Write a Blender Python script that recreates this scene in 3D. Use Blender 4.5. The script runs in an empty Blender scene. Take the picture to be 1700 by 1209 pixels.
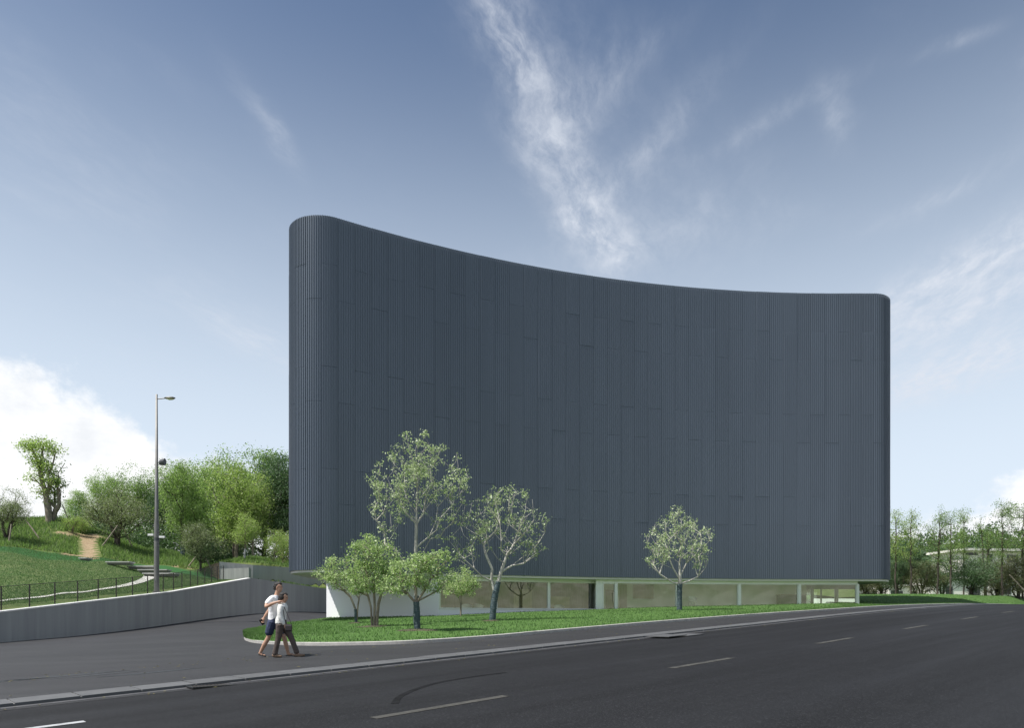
import bpy, math, random
import numpy as np
from mathutils import Vector

# ------------------------------------------------------------------ camera, sky, sun, exposure
scene = bpy.context.scene
C = scene.collection
CZ = 1.235                 # height of the lens above the datum
F, CX, HZ = 1133.0, 850.0, 1027.0
cam_d = bpy.data.cameras.new('camera')
cam = bpy.data.objects.new('camera', cam_d)
C.objects.link(cam)
cam.location = (0, 0, CZ)
cam.rotation_euler = (math.radians(90), 0, 0)
cam_d.sensor_width = 36.0
cam_d.lens = 36.0 * F / 1700.0
cam_d.shift_y = (HZ - 604.5) / 1700.0
cam_d.clip_start = 0.1
cam_d.clip_end = 6000
scene.camera = cam

TO_SUN = Vector((-0.43, -0.19, 0.88)).normalized()
SUN_EL = math.asin(TO_SUN.z)
sun_d = bpy.data.lights.new('sun', 'SUN')
sun_d.energy = 5.0
sun_d.angle = math.radians(0.53)
sun_d.color = (1.0, 0.965, 0.91)
sun = bpy.data.objects.new('sun', sun_d)
C.objects.link(sun)
sun.location = (-30, 0, 60)
sun.rotation_euler = (-TO_SUN).to_track_quat('-Z', 'Y').to_euler()

vs = scene.view_settings
vs.view_transform = 'Standard'
vs.look = 'None'
vs.exposure = 0.40
vs.gamma = 1.0

world = bpy.data.worlds.new('World')
scene.world = world
world.use_nodes = True


class NT:
    """small helper to write node trees as expressions"""
    def __init__(self, tree):
        self.t = tree
        self.n = tree.nodes
        self.l = tree.links

    def node(self, typ, **kw):
        nd = self.n.new(typ)
        for k, v in kw.items():
            setattr(nd, k, v)
        return nd

    def put(self, sock, v):
        if hasattr(v, 'is_output') or isinstance(v, bpy.types.NodeSocket):
            self.l.new(v, sock)
        else:
            sock.default_value = v

    def m(self, op, a, b=0.0, c=0.0, clamp=False):
        nd = self.node('ShaderNodeMath', operation=op)
        nd.use_clamp = clamp
        self.put(nd.inputs[0], a)
        self.put(nd.inputs[1], b)
        self.put(nd.inputs[2], c)
        return nd.outputs[0]

    def smooth(self, v, a, b, lo=0.0, hi=1.0):
        nd = self.node('ShaderNodeMapRange', interpolation_type='SMOOTHSTEP')
        self.put(nd.inputs[0], v)
        for i, x in ((1, a), (2, b), (3, lo), (4, hi)):
            self.put(nd.inputs[i], x)
        return nd.outputs[0]

    def comb(self, x, y, z):
        nd = self.node('ShaderNodeCombineXYZ')
        for i, v in enumerate((x, y, z)):
            self.put(nd.inputs[i], v)
        return nd.outputs[0]

    def noise(self, vec, scale, detail=4.0, rough=0.55, dist=0.0, lac=2.0):
        nd = self.node('ShaderNodeTexNoise')
        if vec is not None:
            self.l.new(vec, nd.inputs['Vector'])
        self.put(nd.inputs['Scale'], scale)
        nd.inputs['Detail'].default_value = detail
        nd.inputs['Roughness'].default_value = rough
        nd.inputs['Distortion'].default_value = dist
        nd.inputs['Lacunarity'].default_value = lac
        return nd.outputs['Fac']

    def mix(self, fac, a, b, blend='MIX'):
        nd = self.node('ShaderNodeMix', data_type='RGBA', blend_type=blend)
        self.put(nd.inputs[0], fac)
        for s, v in ((nd.inputs[6], a), (nd.inputs[7], b)):
            if isinstance(v, tuple) and len(v) == 3:
                v = v + (1.0,)
            self.put(s, v)
        return nd.outputs[2]


def build_world():
    t = NT(world.node_tree)
    t.n.clear()
    out = t.node('ShaderNodeOutputWorld')
    bg = t.node('ShaderNodeBackground')
    bg.inputs[1].default_value = 0.101
    t.l.new(bg.outputs[0], out.inputs[0])
    sky = t.node('ShaderNodeTexSky', sky_type='NISHITA')
    sky.sun_disc = False
    sky.sun_elevation = SUN_EL
    sky.sun_rotation = math.atan2(TO_SUN.x, TO_SUN.y)
    sky.altitude = 100
    sky.air_density = 1.0
    sky.dust_density = 0.9
    sky.ozone_density = 1.0
    hsv = t.node('ShaderNodeHueSaturation')
    hsv.inputs['Saturation'].default_value = 1.02
    hsv.inputs['Value'].default_value = 0.80
    t.l.new(sky.outputs[0], hsv.inputs['Color'])
    base = hsv.outputs[0]
    tc = t.node('ShaderNodeTexCoord')
    sp = t.node('ShaderNodeSeparateXYZ')
    t.l.new(tc.outputs['Generated'], sp.inputs[0])
    dx, dy, dz = sp.outputs
    hyp = t.m('SQRT', t.m('MULTIPLY_ADD', dx, dx, t.m('MULTIPLY', dy, dy)))
    el = t.m('MULTIPLY', t.m('ARCTAN2', dz, hyp), 180 / math.pi)
    # summer haze thickening towards the horizon all round
    base = t.mix(t.smooth(el, 46.0, 5.0, 0.0, 0.95), base, (5.85, 6.65, 7.55))
    zc = t.m('MAXIMUM', dz, 0.04)
    px = t.m('DIVIDE', dx, zc)          # position on the high cloud sheet
    py = t.m('DIVIDE', dy, zc)
    p = t.comb(px, py, 0.0)
    # broad warp so that wisps curl
    w1 = t.m('MULTIPLY', t.m('SUBTRACT', t.noise(p, 3.4, 5, 0.55), 0.5), 0.15)
    off = t.node('ShaderNodeVectorMath', operation='ADD')
    t.l.new(p, off.inputs[0])
    off.inputs[1].default_value = (7.3, 2.1, 4.0)
    w2 = t.m('MULTIPLY', t.m('SUBTRACT', t.noise(off.outputs[0], 3.4, 5, 0.55), 0.5), 0.15)
    wx = t.m('ADD', px, w1)
    wy = t.m('ADD', py, w2)
    # (centre, axis, half length, half width, weight) of the wisps, on the cloud sheet
    wisps = [((-0.045, 1.13), (0.06, 1.0), 0.10, 0.040, 0.55),
             ((-0.02, 1.24), (0.35, 0.9), 0.07, 0.050, 0.40),
             ((0.065, 1.42), (0.28, 0.85), 0.17, 0.055, 0.50),
             ((0.02, 1.50), (0.25, 0.9), 0.16, 0.045, 0.22),
             ((0.155, 1.68), (0.22, 0.8), 0.16, 0.075, 0.60),
             ((0.205, 1.80), (0.5, 0.8), 0.12, 0.060, 0.50),
             ((0.255, 1.92), (0.4, 0.8), 0.08, 0.045, 0.35),
             ((0.25, 1.50), (0.26, -0.75), 0.26, 0.045, 0.24),
             ((0.13, 1.30), (0.5, -0.75), 0.16, 0.050, 0.20),
             ((0.06, 1.22), (0.5, 0.6), 0.20, 0.10, 0.12),
             ((0.47, 1.38), (0.6, -0.6), 0.16, 0.030, 0.18),
             ((0.33, 1.80), (0.5, -0.6), 0.22, 0.12, 0.20),
             ((0.73, 1.19), (0.75, -0.5), 0.05, 0.020, 0.26),
             ((0.62, 1.36), (0.5, 0.8), 0.10, 0.025, 0.22),
             ((0.92, 1.17), (0.55, 0.9), 0.09, 0.035, 0.24),
             ((-0.53, 1.38), (0.05, 0.9), 0.12, 0.025, 0.28),
             ((-0.97, 2.45), (0.15, 0.9), 0.30, 0.10, 0.42),
             ((1.25, 1.98), (0.25, -0.9), 0.42, 0.12, 0.80),
             ((1.42, 2.25), (0.25, -0.9), 0.42, 0.14, 0.72),
             ((1.75, 2.75), (0.2, -0.9), 0.62, 0.24, 0.92),
             ((0.98, 1.62), (0.5, -0.8), 0.16, 0.05, 0.22),
             ((-2.2, 0.6), (0.6, 0.6), 0.5, 0.15, 0.4), ((0.5, -1.6), (0.2, 0.9), 0.5, 0.12, 0.5),
             ((2.4, -0.4), (0.8, 0.3), 0.6, 0.2, 0.4), ((-1.2, -2.0), (0.5, 0.8), 0.6, 0.2, 0.5)]
    total = None
    for (cx, cy), (ax, ay), ln, wd, amp in wisps:
        q = math.hypot(ax, ay)
        ax, ay = ax / q, ay / q
        ex = t.m('SUBTRACT', wx, cx + 0.028)
        ey = t.m('SUBTRACT', wy, cy)
        s = t.m('MULTIPLY_ADD', ex, ax / ln, t.m('MULTIPLY', ey, ay / ln))
        w = t.m('MULTIPLY_ADD', ex, ay / wd, t.m('MULTIPLY', ey, -ax / wd))
        r2 = t.m('MULTIPLY_ADD', s, s, t.m('MULTIPLY', w, w))
        g = t.m('MULTIPLY', t.m('POWER', 2.718, t.m('MULTIPLY', r2, -1.0)), amp)
        total = g if total is None else t.m('ADD', total, g)
    # streaky filaments along the wind
    sx = t.m('MULTIPLY_ADD', wx, 0.95, t.m('MULTIPLY', wy, -0.33))
    sy = t.m('MULTIPLY_ADD', wx, 0.33, t.m('MULTIPLY', wy, 0.95))
    fil = t.noise(t.comb(t.m('MULTIPLY', sx, 2.4), t.m('MULTIPLY', sy, 0.8), 0.0), 6.0, 12, 0.66)
    fine = t.noise(t.comb(t.m('MULTIPLY', px, 1.6), t.m('MULTIPLY', py, 0.7), 3.0), 22.0, 10, 0.68)
    f = t.smooth(t.m('MULTIPLY_ADD', fine, 0.34, t.m('MULTIPLY', fil, 0.95)), 0.40, 0.98)
    veil = t.m('MULTIPLY', t.smooth(t.noise(t.comb(t.m('MULTIPLY', sx, 1.6), sy, 9.0), 1.3, 9, 0.6), 0.48, 0.85), 0.16)
    cir = t.m('MULTIPLY', t.m('ADD', total, veil), t.m('MULTIPLY_ADD', f, 1.35, 0.10))
    cir = t.m('MULTIPLY', cir, t.smooth(dz, 0.06, 0.2), clamp=True)
    col = t.mix(cir, base, (5.6, 5.95, 6.6))
    # heaped cloud low over the land
    az = t.m('ARCTAN2', dx, dy)
    azn = t.m('MULTIPLY_ADD', az, 1 / (2 * math.pi), 0.5)
    cr = t.node('ShaderNodeValToRGB')
    cr.color_ramp.interpolation = 'LINEAR'
    els = cr.color_ramp.elements
    pts = [(-180, 9), (-120, 8), (-80, 11), (-55, 16), (-40, 17.5), (-34, 15.8), (-29, 13.0), (-25, 11.6), (-18, 10.0), (0, 6.0),
           (20, 4.6), (28, 5.2), (33, 7.6), (37, 8.6), (45, 7), (80, 9), (130, 10), (180, 9)]
    els[0].position = 0.0
    els[1].position = 1.0
    els[0].color = els[1].color = (9 / 30,) * 3 + (1,)
    for a, h in pts[1:-1]:
        e = els.new(a / 360 + 0.5)
        e.color = ((h + 0.8) / 30,) * 3 + (1,)
    t.l.new(azn, cr.inputs[0])
    hh = t.m('MULTIPLY', cr.outputs[0], 30.0)
    cn = t.noise(t.comb(t.m('MULTIPLY', az, 10.0), t.m('MULTIPLY', el, 0.22), 0.0), 0.8, 12, 0.64)
    edge = t.m('ADD', t.m('SUBTRACT', hh, el), t.m('MULTIPLY', t.m('SUBTRACT', cn, 0.5), 11.0))
    dens = t.m('MULTIPLY', t.smooth(edge, -0.6, 1.6), 0.98)
    shade = t.smooth(t.noise(t.comb(t.m('MULTIPLY', az, 12.0), t.m('MULTIPLY', el, 0.3), 5.0), 1.1, 6, 0.6), 0.25, 0.7)
    ccol = t.mix(shade, (6.7, 6.9, 7.2), (8.6, 8.6, 8.6))
    col = t.mix(dens, col, ccol)
    t.l.new(col, bg.inputs[0])


build_world()

# ------------------------------------------------------------------ helpers
rng = np.random.default_rng(11)
random.seed(5)


class MB:
    """collects simple solids and links them as one mesh object"""
    def __init__(self):
        self.v = []
        self.f = []

    def quad(self, a, b, c, d):
        n = len(self.v)
        self.v += [tuple(a), tuple(b), tuple(c), tuple(d)]
        self.f.append((n, n + 1, n + 2, n + 3))

    def hexa(self, lo, hi):
        """lo: four points of the bottom (ccw from above), hi: four of the top"""
        n = len(self.v)
        self.v += [tuple(p) for p in lo] + [tuple(p) for p in hi]
        for a, b, c, d in ((3, 2, 1, 0), (4, 5, 6, 7), (0, 1, 5, 4), (1, 2, 6, 5), (2, 3, 7, 6), (3, 0, 4, 7)):
            self.f.append((n + a, n + b, n + c, n + d))

    def box(self, c, s, rz=0.0):
        cx, cy, cz = c
        x, y, z = s[0] / 2, s[1] / 2, s[2] / 2
        co, si = math.cos(rz), math.sin(rz)
        def p(u, v, w):
            return (cx + u * co - v * si, cy + u * si + v * co, cz + w)
        self.hexa([p(-x, -y, -z), p(x, -y, -z), p(x, y, -z), p(-x, y, -z)],
                  [p(-x, -y, z), p(x, -y, z), p(x, y, z), p(-x, y, z)])

    def tube(self, pts, rad, n=8, cap=True):
        """round bar along a polyline; rad is a number or one radius per point"""
        pts = [Vector(q) for q in pts]
        if not hasattr(rad, '__len__'):
            rad = [rad] * len(pts)
        base = len(self.v)
        up = None
        for i, q in enumerate(pts):
            d = (pts[min(i + 1, len(pts) - 1)] - pts[max(i - 1, 0)]).normalized()
            if up is None:
                up = d.orthogonal().normalized()
            up = (up - d * up.dot(d))
            up = up.normalized() if up.length > 1e-6 else d.orthogonal().normalized()
            r = d.cross(up)
            for k in range(n):
                a = 2 * math.pi * k / n
                self.v.append(tuple(q + (up * math.cos(a) + r * math.sin(a)) * rad[i]))
        for i in range(len(pts) - 1):
            for k in range(n):
                a = base + i * n + k
                b = base + i * n + (k + 1) % n
                self.f.append((a, b, b + n, a + n))
        if cap:
            self.f.append(tuple(base + k for k in reversed(range(n))))
            self.f.append(tuple(base + (len(pts) - 1) * n + k for k in range(n)))

    def loft(self, rings):
        """closed solid through rings of equal length"""
        base = len(self.v)
        n = len(rings[0])
        for r in rings:
            self.v += [tuple(q) for q in r]
        for i in range(len(rings) - 1):
            for k in range(n):
                a = base + i * n + k
                b = base + i * n + (k + 1) % n
                self.f.append((a, b, b + n, a + n))
        self.f.append(tuple(base + k for k in reversed(range(n))))
        self.f.append(tuple(base + (len(rings) - 1) * n + k for k in range(n)))

    def mesh(self, name, mat, smooth=False):
        me = bpy.data.meshes.new(name)
        me.from_pydata(self.v, [], self.f)
        if mat is not None:
            me.materials.append(mat)
        if smooth:
            me.polygons.foreach_set('use_smooth', [True] * len(me.polygons))
        me.update()
        return me

    def build(self, name, mat, parent=None, smooth=False):
        return link(name, self.mesh(name, mat, smooth), parent)


def link(name, data, parent=None):
    o = bpy.data.objects.new(name, data)
    C.objects.link(o)
    if parent is not None:
        o.parent = parent
    return o


def tag(o, label=None, cat=None, group=None, kind=None):
    for k, v in (('label', label), ('category', cat), ('group', group), ('kind', kind)):
        if v:
            o[k] = v
    return o


def empty(name, loc, label, cat, group=None, rz=0.0):
    o = link(name, None)
    o.empty_display_size = 0.3
    o.location = loc
    o.rotation_euler = (0, 0, rz)
    return tag(o, label, cat, group)


def np_mesh(name, verts, faces, mat, smooth=False, mat_idx=None):
    """verts (N,3) and faces (M,k) arrays -> mesh"""
    me = bpy.data.meshes.new(name)
    verts = np.asarray(verts, dtype=np.float32)
    faces = np.asarray(faces, dtype=np.int32)
    k = faces.shape[1]
    me.vertices.add(len(verts))
    me.vertices.foreach_set('co', verts.ravel())
    me.loops.add(faces.size)
    me.loops.foreach_set('vertex_index', faces.ravel())
    me.polygons.add(len(faces))
    me.polygons.foreach_set('loop_start', np.arange(0, faces.size, k, dtype=np.int32))
    me.polygons.foreach_set('loop_total', np.full(len(faces), k, dtype=np.int32))
    for m_ in (mat if isinstance(mat, (list, tuple)) else [mat]):
        me.materials.append(m_)
    if mat_idx is not None:
        me.polygons.foreach_set('material_index', np.asarray(mat_idx, dtype=np.int32))
    if smooth:
        me.polygons.foreach_set('use_smooth', np.ones(len(faces), dtype=bool))
    me.update(calc_edges=True)
    me.validate()
    return me


def grid_faces(nu, nv):
    i, j = np.meshgrid(np.arange(nu - 1), np.arange(nv - 1), indexing='ij')
    a = (i * nv + j).ravel()
    return np.stack([a, a + nv, a + nv + 1, a + 1], 1)


def catmull(pts, n):
    pts = [np.array(p, dtype=float) for p in pts]
    P = [2 * pts[0] - pts[1]] + pts + [2 * pts[-1] - pts[-2]]
    out = []
    for i in range(1, len(P) - 2):
        for k in range(n):
            u = k / n
            a, b, c, d = P[i - 1], P[i], P[i + 1], P[i + 2]
            out.append(0.5 * (2 * b + (c - a) * u + (2 * a - 5 * b + 4 * c - d) * u * u + (3 * b - a - 3 * c + d) * u ** 3))
    out.append(pts[-1])
    return np.array(out)


def sstep(a, b, x):
    t = np.clip((x - a) / (b - a), 0, 1)
    return t * t * (3 - 2 * t)


def vnoise(x, y, s, seed=0):
    """cheap smooth value noise, about -1..1"""
    x = np.asarray(x, dtype=float) / s + seed * 17.3
    y = np.asarray(y, dtype=float) / s + seed * 9.7
    return (np.sin(x * 1.7 + np.sin(y * 1.3) * 1.4) + np.sin(y * 1.9 + np.sin(x * 1.1 + 2) * 1.6) + np.sin((x + y) * 1.1 + 4)) / 3


# ------------------------------------------------------------------ lie of the land (a: along the road, b: across it)
UX, UY = 0.7317, 0.6817
AX, AY = -1.585, 7.88


def a_of(x, y):
    return UX * (x - AX) + UY * (y - AY)


def b_of(x, y):
    return -UY * (x - AX) + UX * (y - AY)


def xy_of(a, b):
    return AX + UX * a - UY * b, AY + UY * a + UX * b


def z_road(a):
    a = np.asarray(a, dtype=float)
    s = np.clip(a - 25, 0, 48)
    return CZ - 1.155 + 0.0463 * np.clip(a, -60, 25) + 0.0463 * s - 0.000482 * s * s


KERB = 0.05


def z_pave(x, y):
    x = np.asarray(x, dtype=float)
    y = np.asarray(y, dtype=float)
    return z_road(a_of(x, y)) + KERB + 0.62 * sstep(34, 57, y) * sstep(-14.2, -19.5, x)


def z_far(x, y):
    """ground beyond the lawn: rises very gently"""
    return z_pave(x, y) + 0.012 * np.clip(np.asarray(y, dtype=float) - 60, 0, 120)


def raycast(px, py, fz, y0=5.0, y1=260.0):
    tx, tz = (px - CX) / F, (HZ - py) / F
    ys = np.linspace(y0, y1, 6000)
    d = (CZ + tz * ys) - fz(tx * ys, ys)
    k = np.argmax(d <= 0)
    if not (d <= 0).any():
        k = len(ys) - 1
    Y = ys[k]
    return np.array([tx * Y, Y, float(fz(tx * Y, Y))])


def at(px, py, Y):
    return np.array([(px - CX) / F * Y, Y, CZ + (HZ - py) / F * Y])


# left hillside, given as sections seen from the road
COLS = [(-0.95, [(18, -0.6), (28, 0.8), (40, 3.0), (56, 6.6), (74, 11.5), (95, 12.5), (140, 12), (220, 9)]),
        (-0.75, [(22, -1.0), (31, 0.27), (45, 3.0), (58, 6.15), (66, 8.2), (75, 10.9), (90, 11.6), (140, 11), (220, 9)]),
        (-0.67, [(25, -1.0), (34.5, 0.66), (47, 3.0), (60, 5.6), (68, 8.2), (76, 11.2), (90, 11.8), (140, 11), (220, 9)]),
        (-0.618, [(28, -1.0), (37.2, 0.92), (50, 3.2), (62, 5.6), (70, 7.9), (78, 10.2), (92, 10.8), (140, 10), (220, 9)]),
        (-0.52, [(30, -1.0), (43, 1.55), (54, 3.1), (64, 4.7), (75, 7.4), (90, 8.6), (140, 9), (220, 9)]),
        (-0.40, [(40, 0.5), (54, 3.0), (66, 3.45), (75, 5.1), (90, 6.0), (140, 6.4), (220, 7.2)]),
        (-0.26, [(50, 1.8), (60, 2.6), (71, 2.8), (80, 4.0), (140, 5.2), (220, 6.2)]),
        (0.0, [(58, 1.5), (72, 1.8), (76, 4.0), (90, 4.6), (140, 6), (220, 8)]),
        (0.25, [(60, 1.0), (80, 1.3), (90, 1.6), (140, 4), (220, 8)])]


# line of the upper wall: photo column, row of its top, distance
BWL = [(364, 933, 65.8), (420, 938.5, 66.5), (486, 943, 68.5), (560, 946, 71), (640, 948, 74)]
BW_X = [(c - CX) / F * d for c, _, d in BWL]
BW_Y = [d for _, _, d in BWL]


def z_hill(x, y):
    x = np.asarray(x, dtype=float)
    y = np.asarray(y, dtype=float)
    t = x / np.maximum(y, 1.0)
    zs = np.stack([np.interp(y, [p[0] for p in c], [p[1] for p in c]) for _, c in COLS])
    ts = np.array([c[0] for c in COLS])
    tc = np.clip(t, ts[0], ts[-1] - 1e-6)
    k = np.clip(np.searchsorted(ts, tc, side='right') - 1, 0, len(ts) - 2)
    u = (tc - ts[k]) / (ts[k + 1] - ts[k])
    u = u * u * (3 - 2 * u)
    z0 = np.take_along_axis(zs, k[None, ...], 0)[0]
    z1 = np.take_along_axis(zs, (k + 1)[None, ...], 0)[0]
    bump = 0.12 * vnoise(x, y, 4.0, 1) + 0.05 * vnoise(x, y, 1.5, 2)
    step = 1.75 * sstep(0.05, 0.7, y - np.interp(x, BW_X, BW_Y)) * sstep(BW_X[0] - 3.5, BW_X[0] + 0.3, x) * sstep(14, 0, x)
    return CZ + z0 * (1 - u) + z1 * u + bump * sstep(50, 66, y) + step


# retaining wall line: near end, kink, corner, and the leg that turns behind the building
WALL = [(-25.2, 10.5), (-23.30, 31.0), (-22.1, 44.3), (-21.1, 55.0)]
WALL2 = [(-21.1, 55.0), (-17.5, 64.0), (-15.5, 69.0)]
WTOP = [CZ - 2.2, CZ + 0.31, CZ + 1.74, CZ + 3.25]
WTOP2 = [CZ + 3.25, CZ + 2.78, CZ + 2.6]


def wall_x(y):
    return np.interp(y, [p[1] for p in WALL], [p[0] for p in WALL])

# ------------------------------------------------------------------ materials
def mat(name, col, rough=0.7, col2=None, scale=3.0, detail=6, lo=0.35, hi=0.65, stretch=(1, 1, 1), metallic=0.0, spec=0.5,
        bump=0.0, bscale=30.0, rand=0.0, col3=None, scale3=0.4, speck=None, spscale=120.0, coat=0.0, obj=False):
    m = bpy.data.materials.new(name)
    m.use_nodes = True
    t = NT(m.node_tree)
    b = t.n['Principled BSDF']
    b.inputs['Roughness'].default_value = rough
    b.inputs['Metallic'].default_value = metallic
    b.inputs['Specular IOR Level'].default_value = spec
    b.inputs['Coat Weight'].default_value = coat
    if obj:
        pos = t.node('ShaderNodeTexCoord').outputs['Object']
    else:
        pos = t.node('ShaderNodeNewGeometry').outputs['Position']
    mp = t.node('ShaderNodeMapping')
    mp.inputs['Scale'].default_value = stretch
    t.l.new(pos, mp.inputs[0])
    v = mp.outputs[0]
    c = tuple(col) + (1.0,)
    if col2 is not None:
        c = t.mix(t.smooth(t.noise(v, scale, detail, 0.6), lo, hi), c, col2)
    if col3 is not None:
        c = t.mix(t.smooth(t.noise(v, scale3, 5, 0.6, 0.4), 0.42, 0.68), c, col3)
    if speck is not None:
        c = t.mix(t.smooth(t.noise(v, spscale, 2, 0.5), 0.5, 0.72), c, speck)
    if rand > 0:
        oi = t.node('ShaderNodeObjectInfo')
        k = t.m('MULTIPLY_ADD', oi.outputs['Random'], 2 * rand, 1 - rand)
        c = t.mix(1.0, c, t.comb(k, k, k), 'MULTIPLY')
    t.put(b.inputs['Base Color'], c)
    if bump > 0:
        bp = t.node('ShaderNodeBump')
        bp.inputs['Strength'].default_value = bump
        bp.inputs['Distance'].default_value = 0.02
        t.l.new(t.noise(v, bscale, 5, 0.6), bp.inputs['Height'])
        t.l.new(bp.outputs[0], b.inputs['Normal'])
    return m


def leaf_mat(name, dark, light, trans=0.35, rough=0.5):
    m = bpy.data.materials.new(name)
    m.use_nodes = True
    t = NT(m.node_tree)
    b = t.n['Principled BSDF']
    out = t.n['Material Output']
    g = t.node('ShaderNodeNewGeometry')
    oi = t.node('ShaderNodeObjectInfo')
    k = t.m('MULTIPLY_ADD', oi.outputs['Random'], 0.25, t.m('MULTIPLY', g.outputs['Random Per Island'], 0.75))
    c = t.mix(k, dark, light)
    t.l.new(c, b.inputs['Base Color'])
    b.inputs['Roughness'].default_value = rough
    b.inputs['Specular IOR Level'].default_value = 0.35
    tr = t.node('ShaderNodeBsdfTranslucent')
    t.l.new(t.mix(1.0, c, (1.05, 1.25, 0.75), 'MULTIPLY'), tr.inputs[0])
    ms = t.node('ShaderNodeMixShader')
    ms.inputs[0].default_value = trans
    t.l.new(b.outputs[0], ms.inputs[1])
    t.l.new(tr.outputs[0], ms.inputs[2])
    t.l.new(ms.outputs[0], out.inputs[0])
    return m


def glass_mat(name, tint, ior=1.6):
    m = bpy.data.materials.new(name)
    m.use_nodes = True
    t = NT(m.node_tree)
    t.n.remove(t.n['Principled BSDF'])
    out = t.n['Material Output']
    tr = t.node('ShaderNodeBsdfTransparent')
    tr.inputs[0].default_value = tint + (1,)
    gl = t.node('ShaderNodeBsdfGlossy')
    gl.inputs['Roughness'].default_value = 0.0
    gl.inputs[0].default_value = (0.95, 0.97, 0.95, 1)
    fr = t.node('ShaderNodeFresnel')
    fr.inputs[0].default_value = ior
    ms = t.node('ShaderNodeMixShader')
    t.l.new(t.m('MULTIPLY_ADD', fr.outputs[0], 1.4, 0.13, clamp=True), ms.inputs[0])
    t.l.new(tr.outputs[0], ms.inputs[1])
    t.l.new(gl.outputs[0], ms.inputs[2])
    t.l.new(ms.outputs[0], out.inputs[0])
    return m


M = {}
M['path'] = mat('path_asphalt', (0.0165, 0.0170, 0.0183), 0.72, (0.027, 0.027, 0.0288), 0.8, stretch=(0.5, 1.6, 1), col3=(0.016, 0.016, 0.0175),
                scale3=0.25, speck=(0.046, 0.046, 0.049), spscale=60, bump=0.3, bscale=60, spec=0.4)
M['patch'] = mat('asphalt_patch', (0.006, 0.0063, 0.0072), 0.8, (0.010, 0.0105, 0.0118), 2.0, speck=(0.035, 0.035, 0.038), spscale=40, bump=0.4, bscale=55)
M['slab'] = mat('paving_slab', (0.074, 0.077, 0.081), 0.75, (0.098, 0.100, 0.103), 4.0, rand=0.10, bump=0.15, bscale=40,
                col3=(0.080, 0.082, 0.085), scale3=1.1)
M['mortar'] = mat('mortar_bed', (0.22, 0.22, 0.22), 0.9, (0.14, 0.14, 0.14), 5.0)
M['gutter'] = mat('gutter_concrete', (0.085, 0.085, 0.09), 0.85, (0.05, 0.05, 0.055), 3.0)
M['granite'] = mat('kerb_granite', (0.40, 0.385, 0.36), 0.7, (0.30, 0.29, 0.275), 5.0, speck=(0.5, 0.49, 0.47), spscale=80)
M['paint'] = mat('road_paint', (0.062, 0.060, 0.051), 0.8, (0.022, 0.0215, 0.020), 9.0, lo=0.42, hi=0.62, col3=(0.05, 0.048, 0.042), scale3=2.5)
M['paint_white'] = mat('road_paint_white', (0.36, 0.37, 0.38), 0.7, (0.12, 0.12, 0.125), 10.0, lo=0.5, hi=0.7)
M['tyre'] = mat('tyre_mark_rubber', (0.0030, 0.0031, 0.0036), 0.85, (0.0075, 0.0078, 0.0090), 5.0, spec=0.2, bump=0.5, bscale=48)
M['concrete'] = mat('wall_concrete', (0.38, 0.38, 0.375), 0.85, (0.34, 0.34, 0.338), 1.1, stretch=(2.2, 2.2, 0.12), lo=0.3, hi=0.7,
                    col3=(0.31, 0.31, 0.31), scale3=0.8, bump=0.1, bscale=20)
M['cap'] = mat('wall_cap', (0.72, 0.71, 0.69), 0.8, (0.62, 0.615, 0.60), 2.0)
M['pale_concrete'] = mat('pale_concrete', (0.36, 0.355, 0.34), 0.85, (0.27, 0.27, 0.26), 1.0, stretch=(3, 3, 0.2))
M['lawn'] = mat('lawn_soil_and_grass', (0.055, 0.115, 0.028), 0.95, (0.080, 0.150, 0.040), 1.2, col3=(0.062, 0.125, 0.032), scale3=0.35,
                speck=(0.10, 0.17, 0.055), spscale=12, spec=0.1, bump=0.6, bscale=14)
M['blade'] = leaf_mat('lawn_blades', (0.060, 0.130, 0.032), (0.150, 0.245, 0.085), 0.35, 0.6)
M['turf_blade'] = leaf_mat('turf_blades', (0.060, 0.130, 0.045), (0.170, 0.245, 0.105), 0.35, 0.6)
M['weed'] = leaf_mat('hill_grass_blades', (0.085, 0.150, 0.045), (0.250, 0.330, 0.130), 0.5, 0.6)
M['cladding'] = mat('dark_metal_cladding', (0.112, 0.136, 0.174), 0.42, (0.104, 0.127, 0.163), 0.5, stretch=(1, 1, 0.15), metallic=0.25, spec=0.5, rand=0.03)
M['cladding_back'] = mat('cladding_backing', (0.030, 0.035, 0.044), 0.6)
M['soffit'] = mat('soffit_panel', (0.62, 0.60, 0.56), 0.6, (0.56, 0.55, 0.52), 0.8)
M['render'] = mat('white_render', (0.84, 0.85, 0.86), 0.75, (0.80, 0.81, 0.82), 0.9, stretch=(1, 1, 0.4), col3=(0.81, 0.82, 0.83), scale3=0.5)
M['frame'] = mat('white_frame', (0.72, 0.73, 0.70), 0.45, (0.68, 0.69, 0.66), 2.0)
M['steel'] = mat('brushed_steel', (0.55, 0.55, 0.55), 0.3, metallic=0.9)
M['glass'] = glass_mat('window_glass', (0.90, 0.97, 0.88))
M['cream'] = mat('interior_cream_wall', (0.86, 0.89, 0.78), 0.8, (0.80, 0.83, 0.71), 0.7, stretch=(2, 2, 0.3))
M['timber'] = mat('interior_timber', (0.36, 0.29, 0.21), 0.6, (0.28, 0.22, 0.16), 3.0, stretch=(6, 6, 0.6))
M['timber_pale'] = mat('pale_timber', (0.50, 0.40, 0.25), 0.6, (0.42, 0.33, 0.20), 4.0, stretch=(6, 6, 0.6))
M['floor'] = mat('interior_floor', (0.55, 0.54, 0.50), 0.4, (0.50, 0.49, 0.45), 1.0)
M['black'] = mat('black_laminate', (0.02, 0.021, 0.023), 0.45)
M['screen'] = mat('dark_screen', (0.012, 0.05, 0.02), 0.3)
M['white_plastic'] = mat('white_plastic', (0.82, 0.82, 0.80), 0.35)
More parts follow.
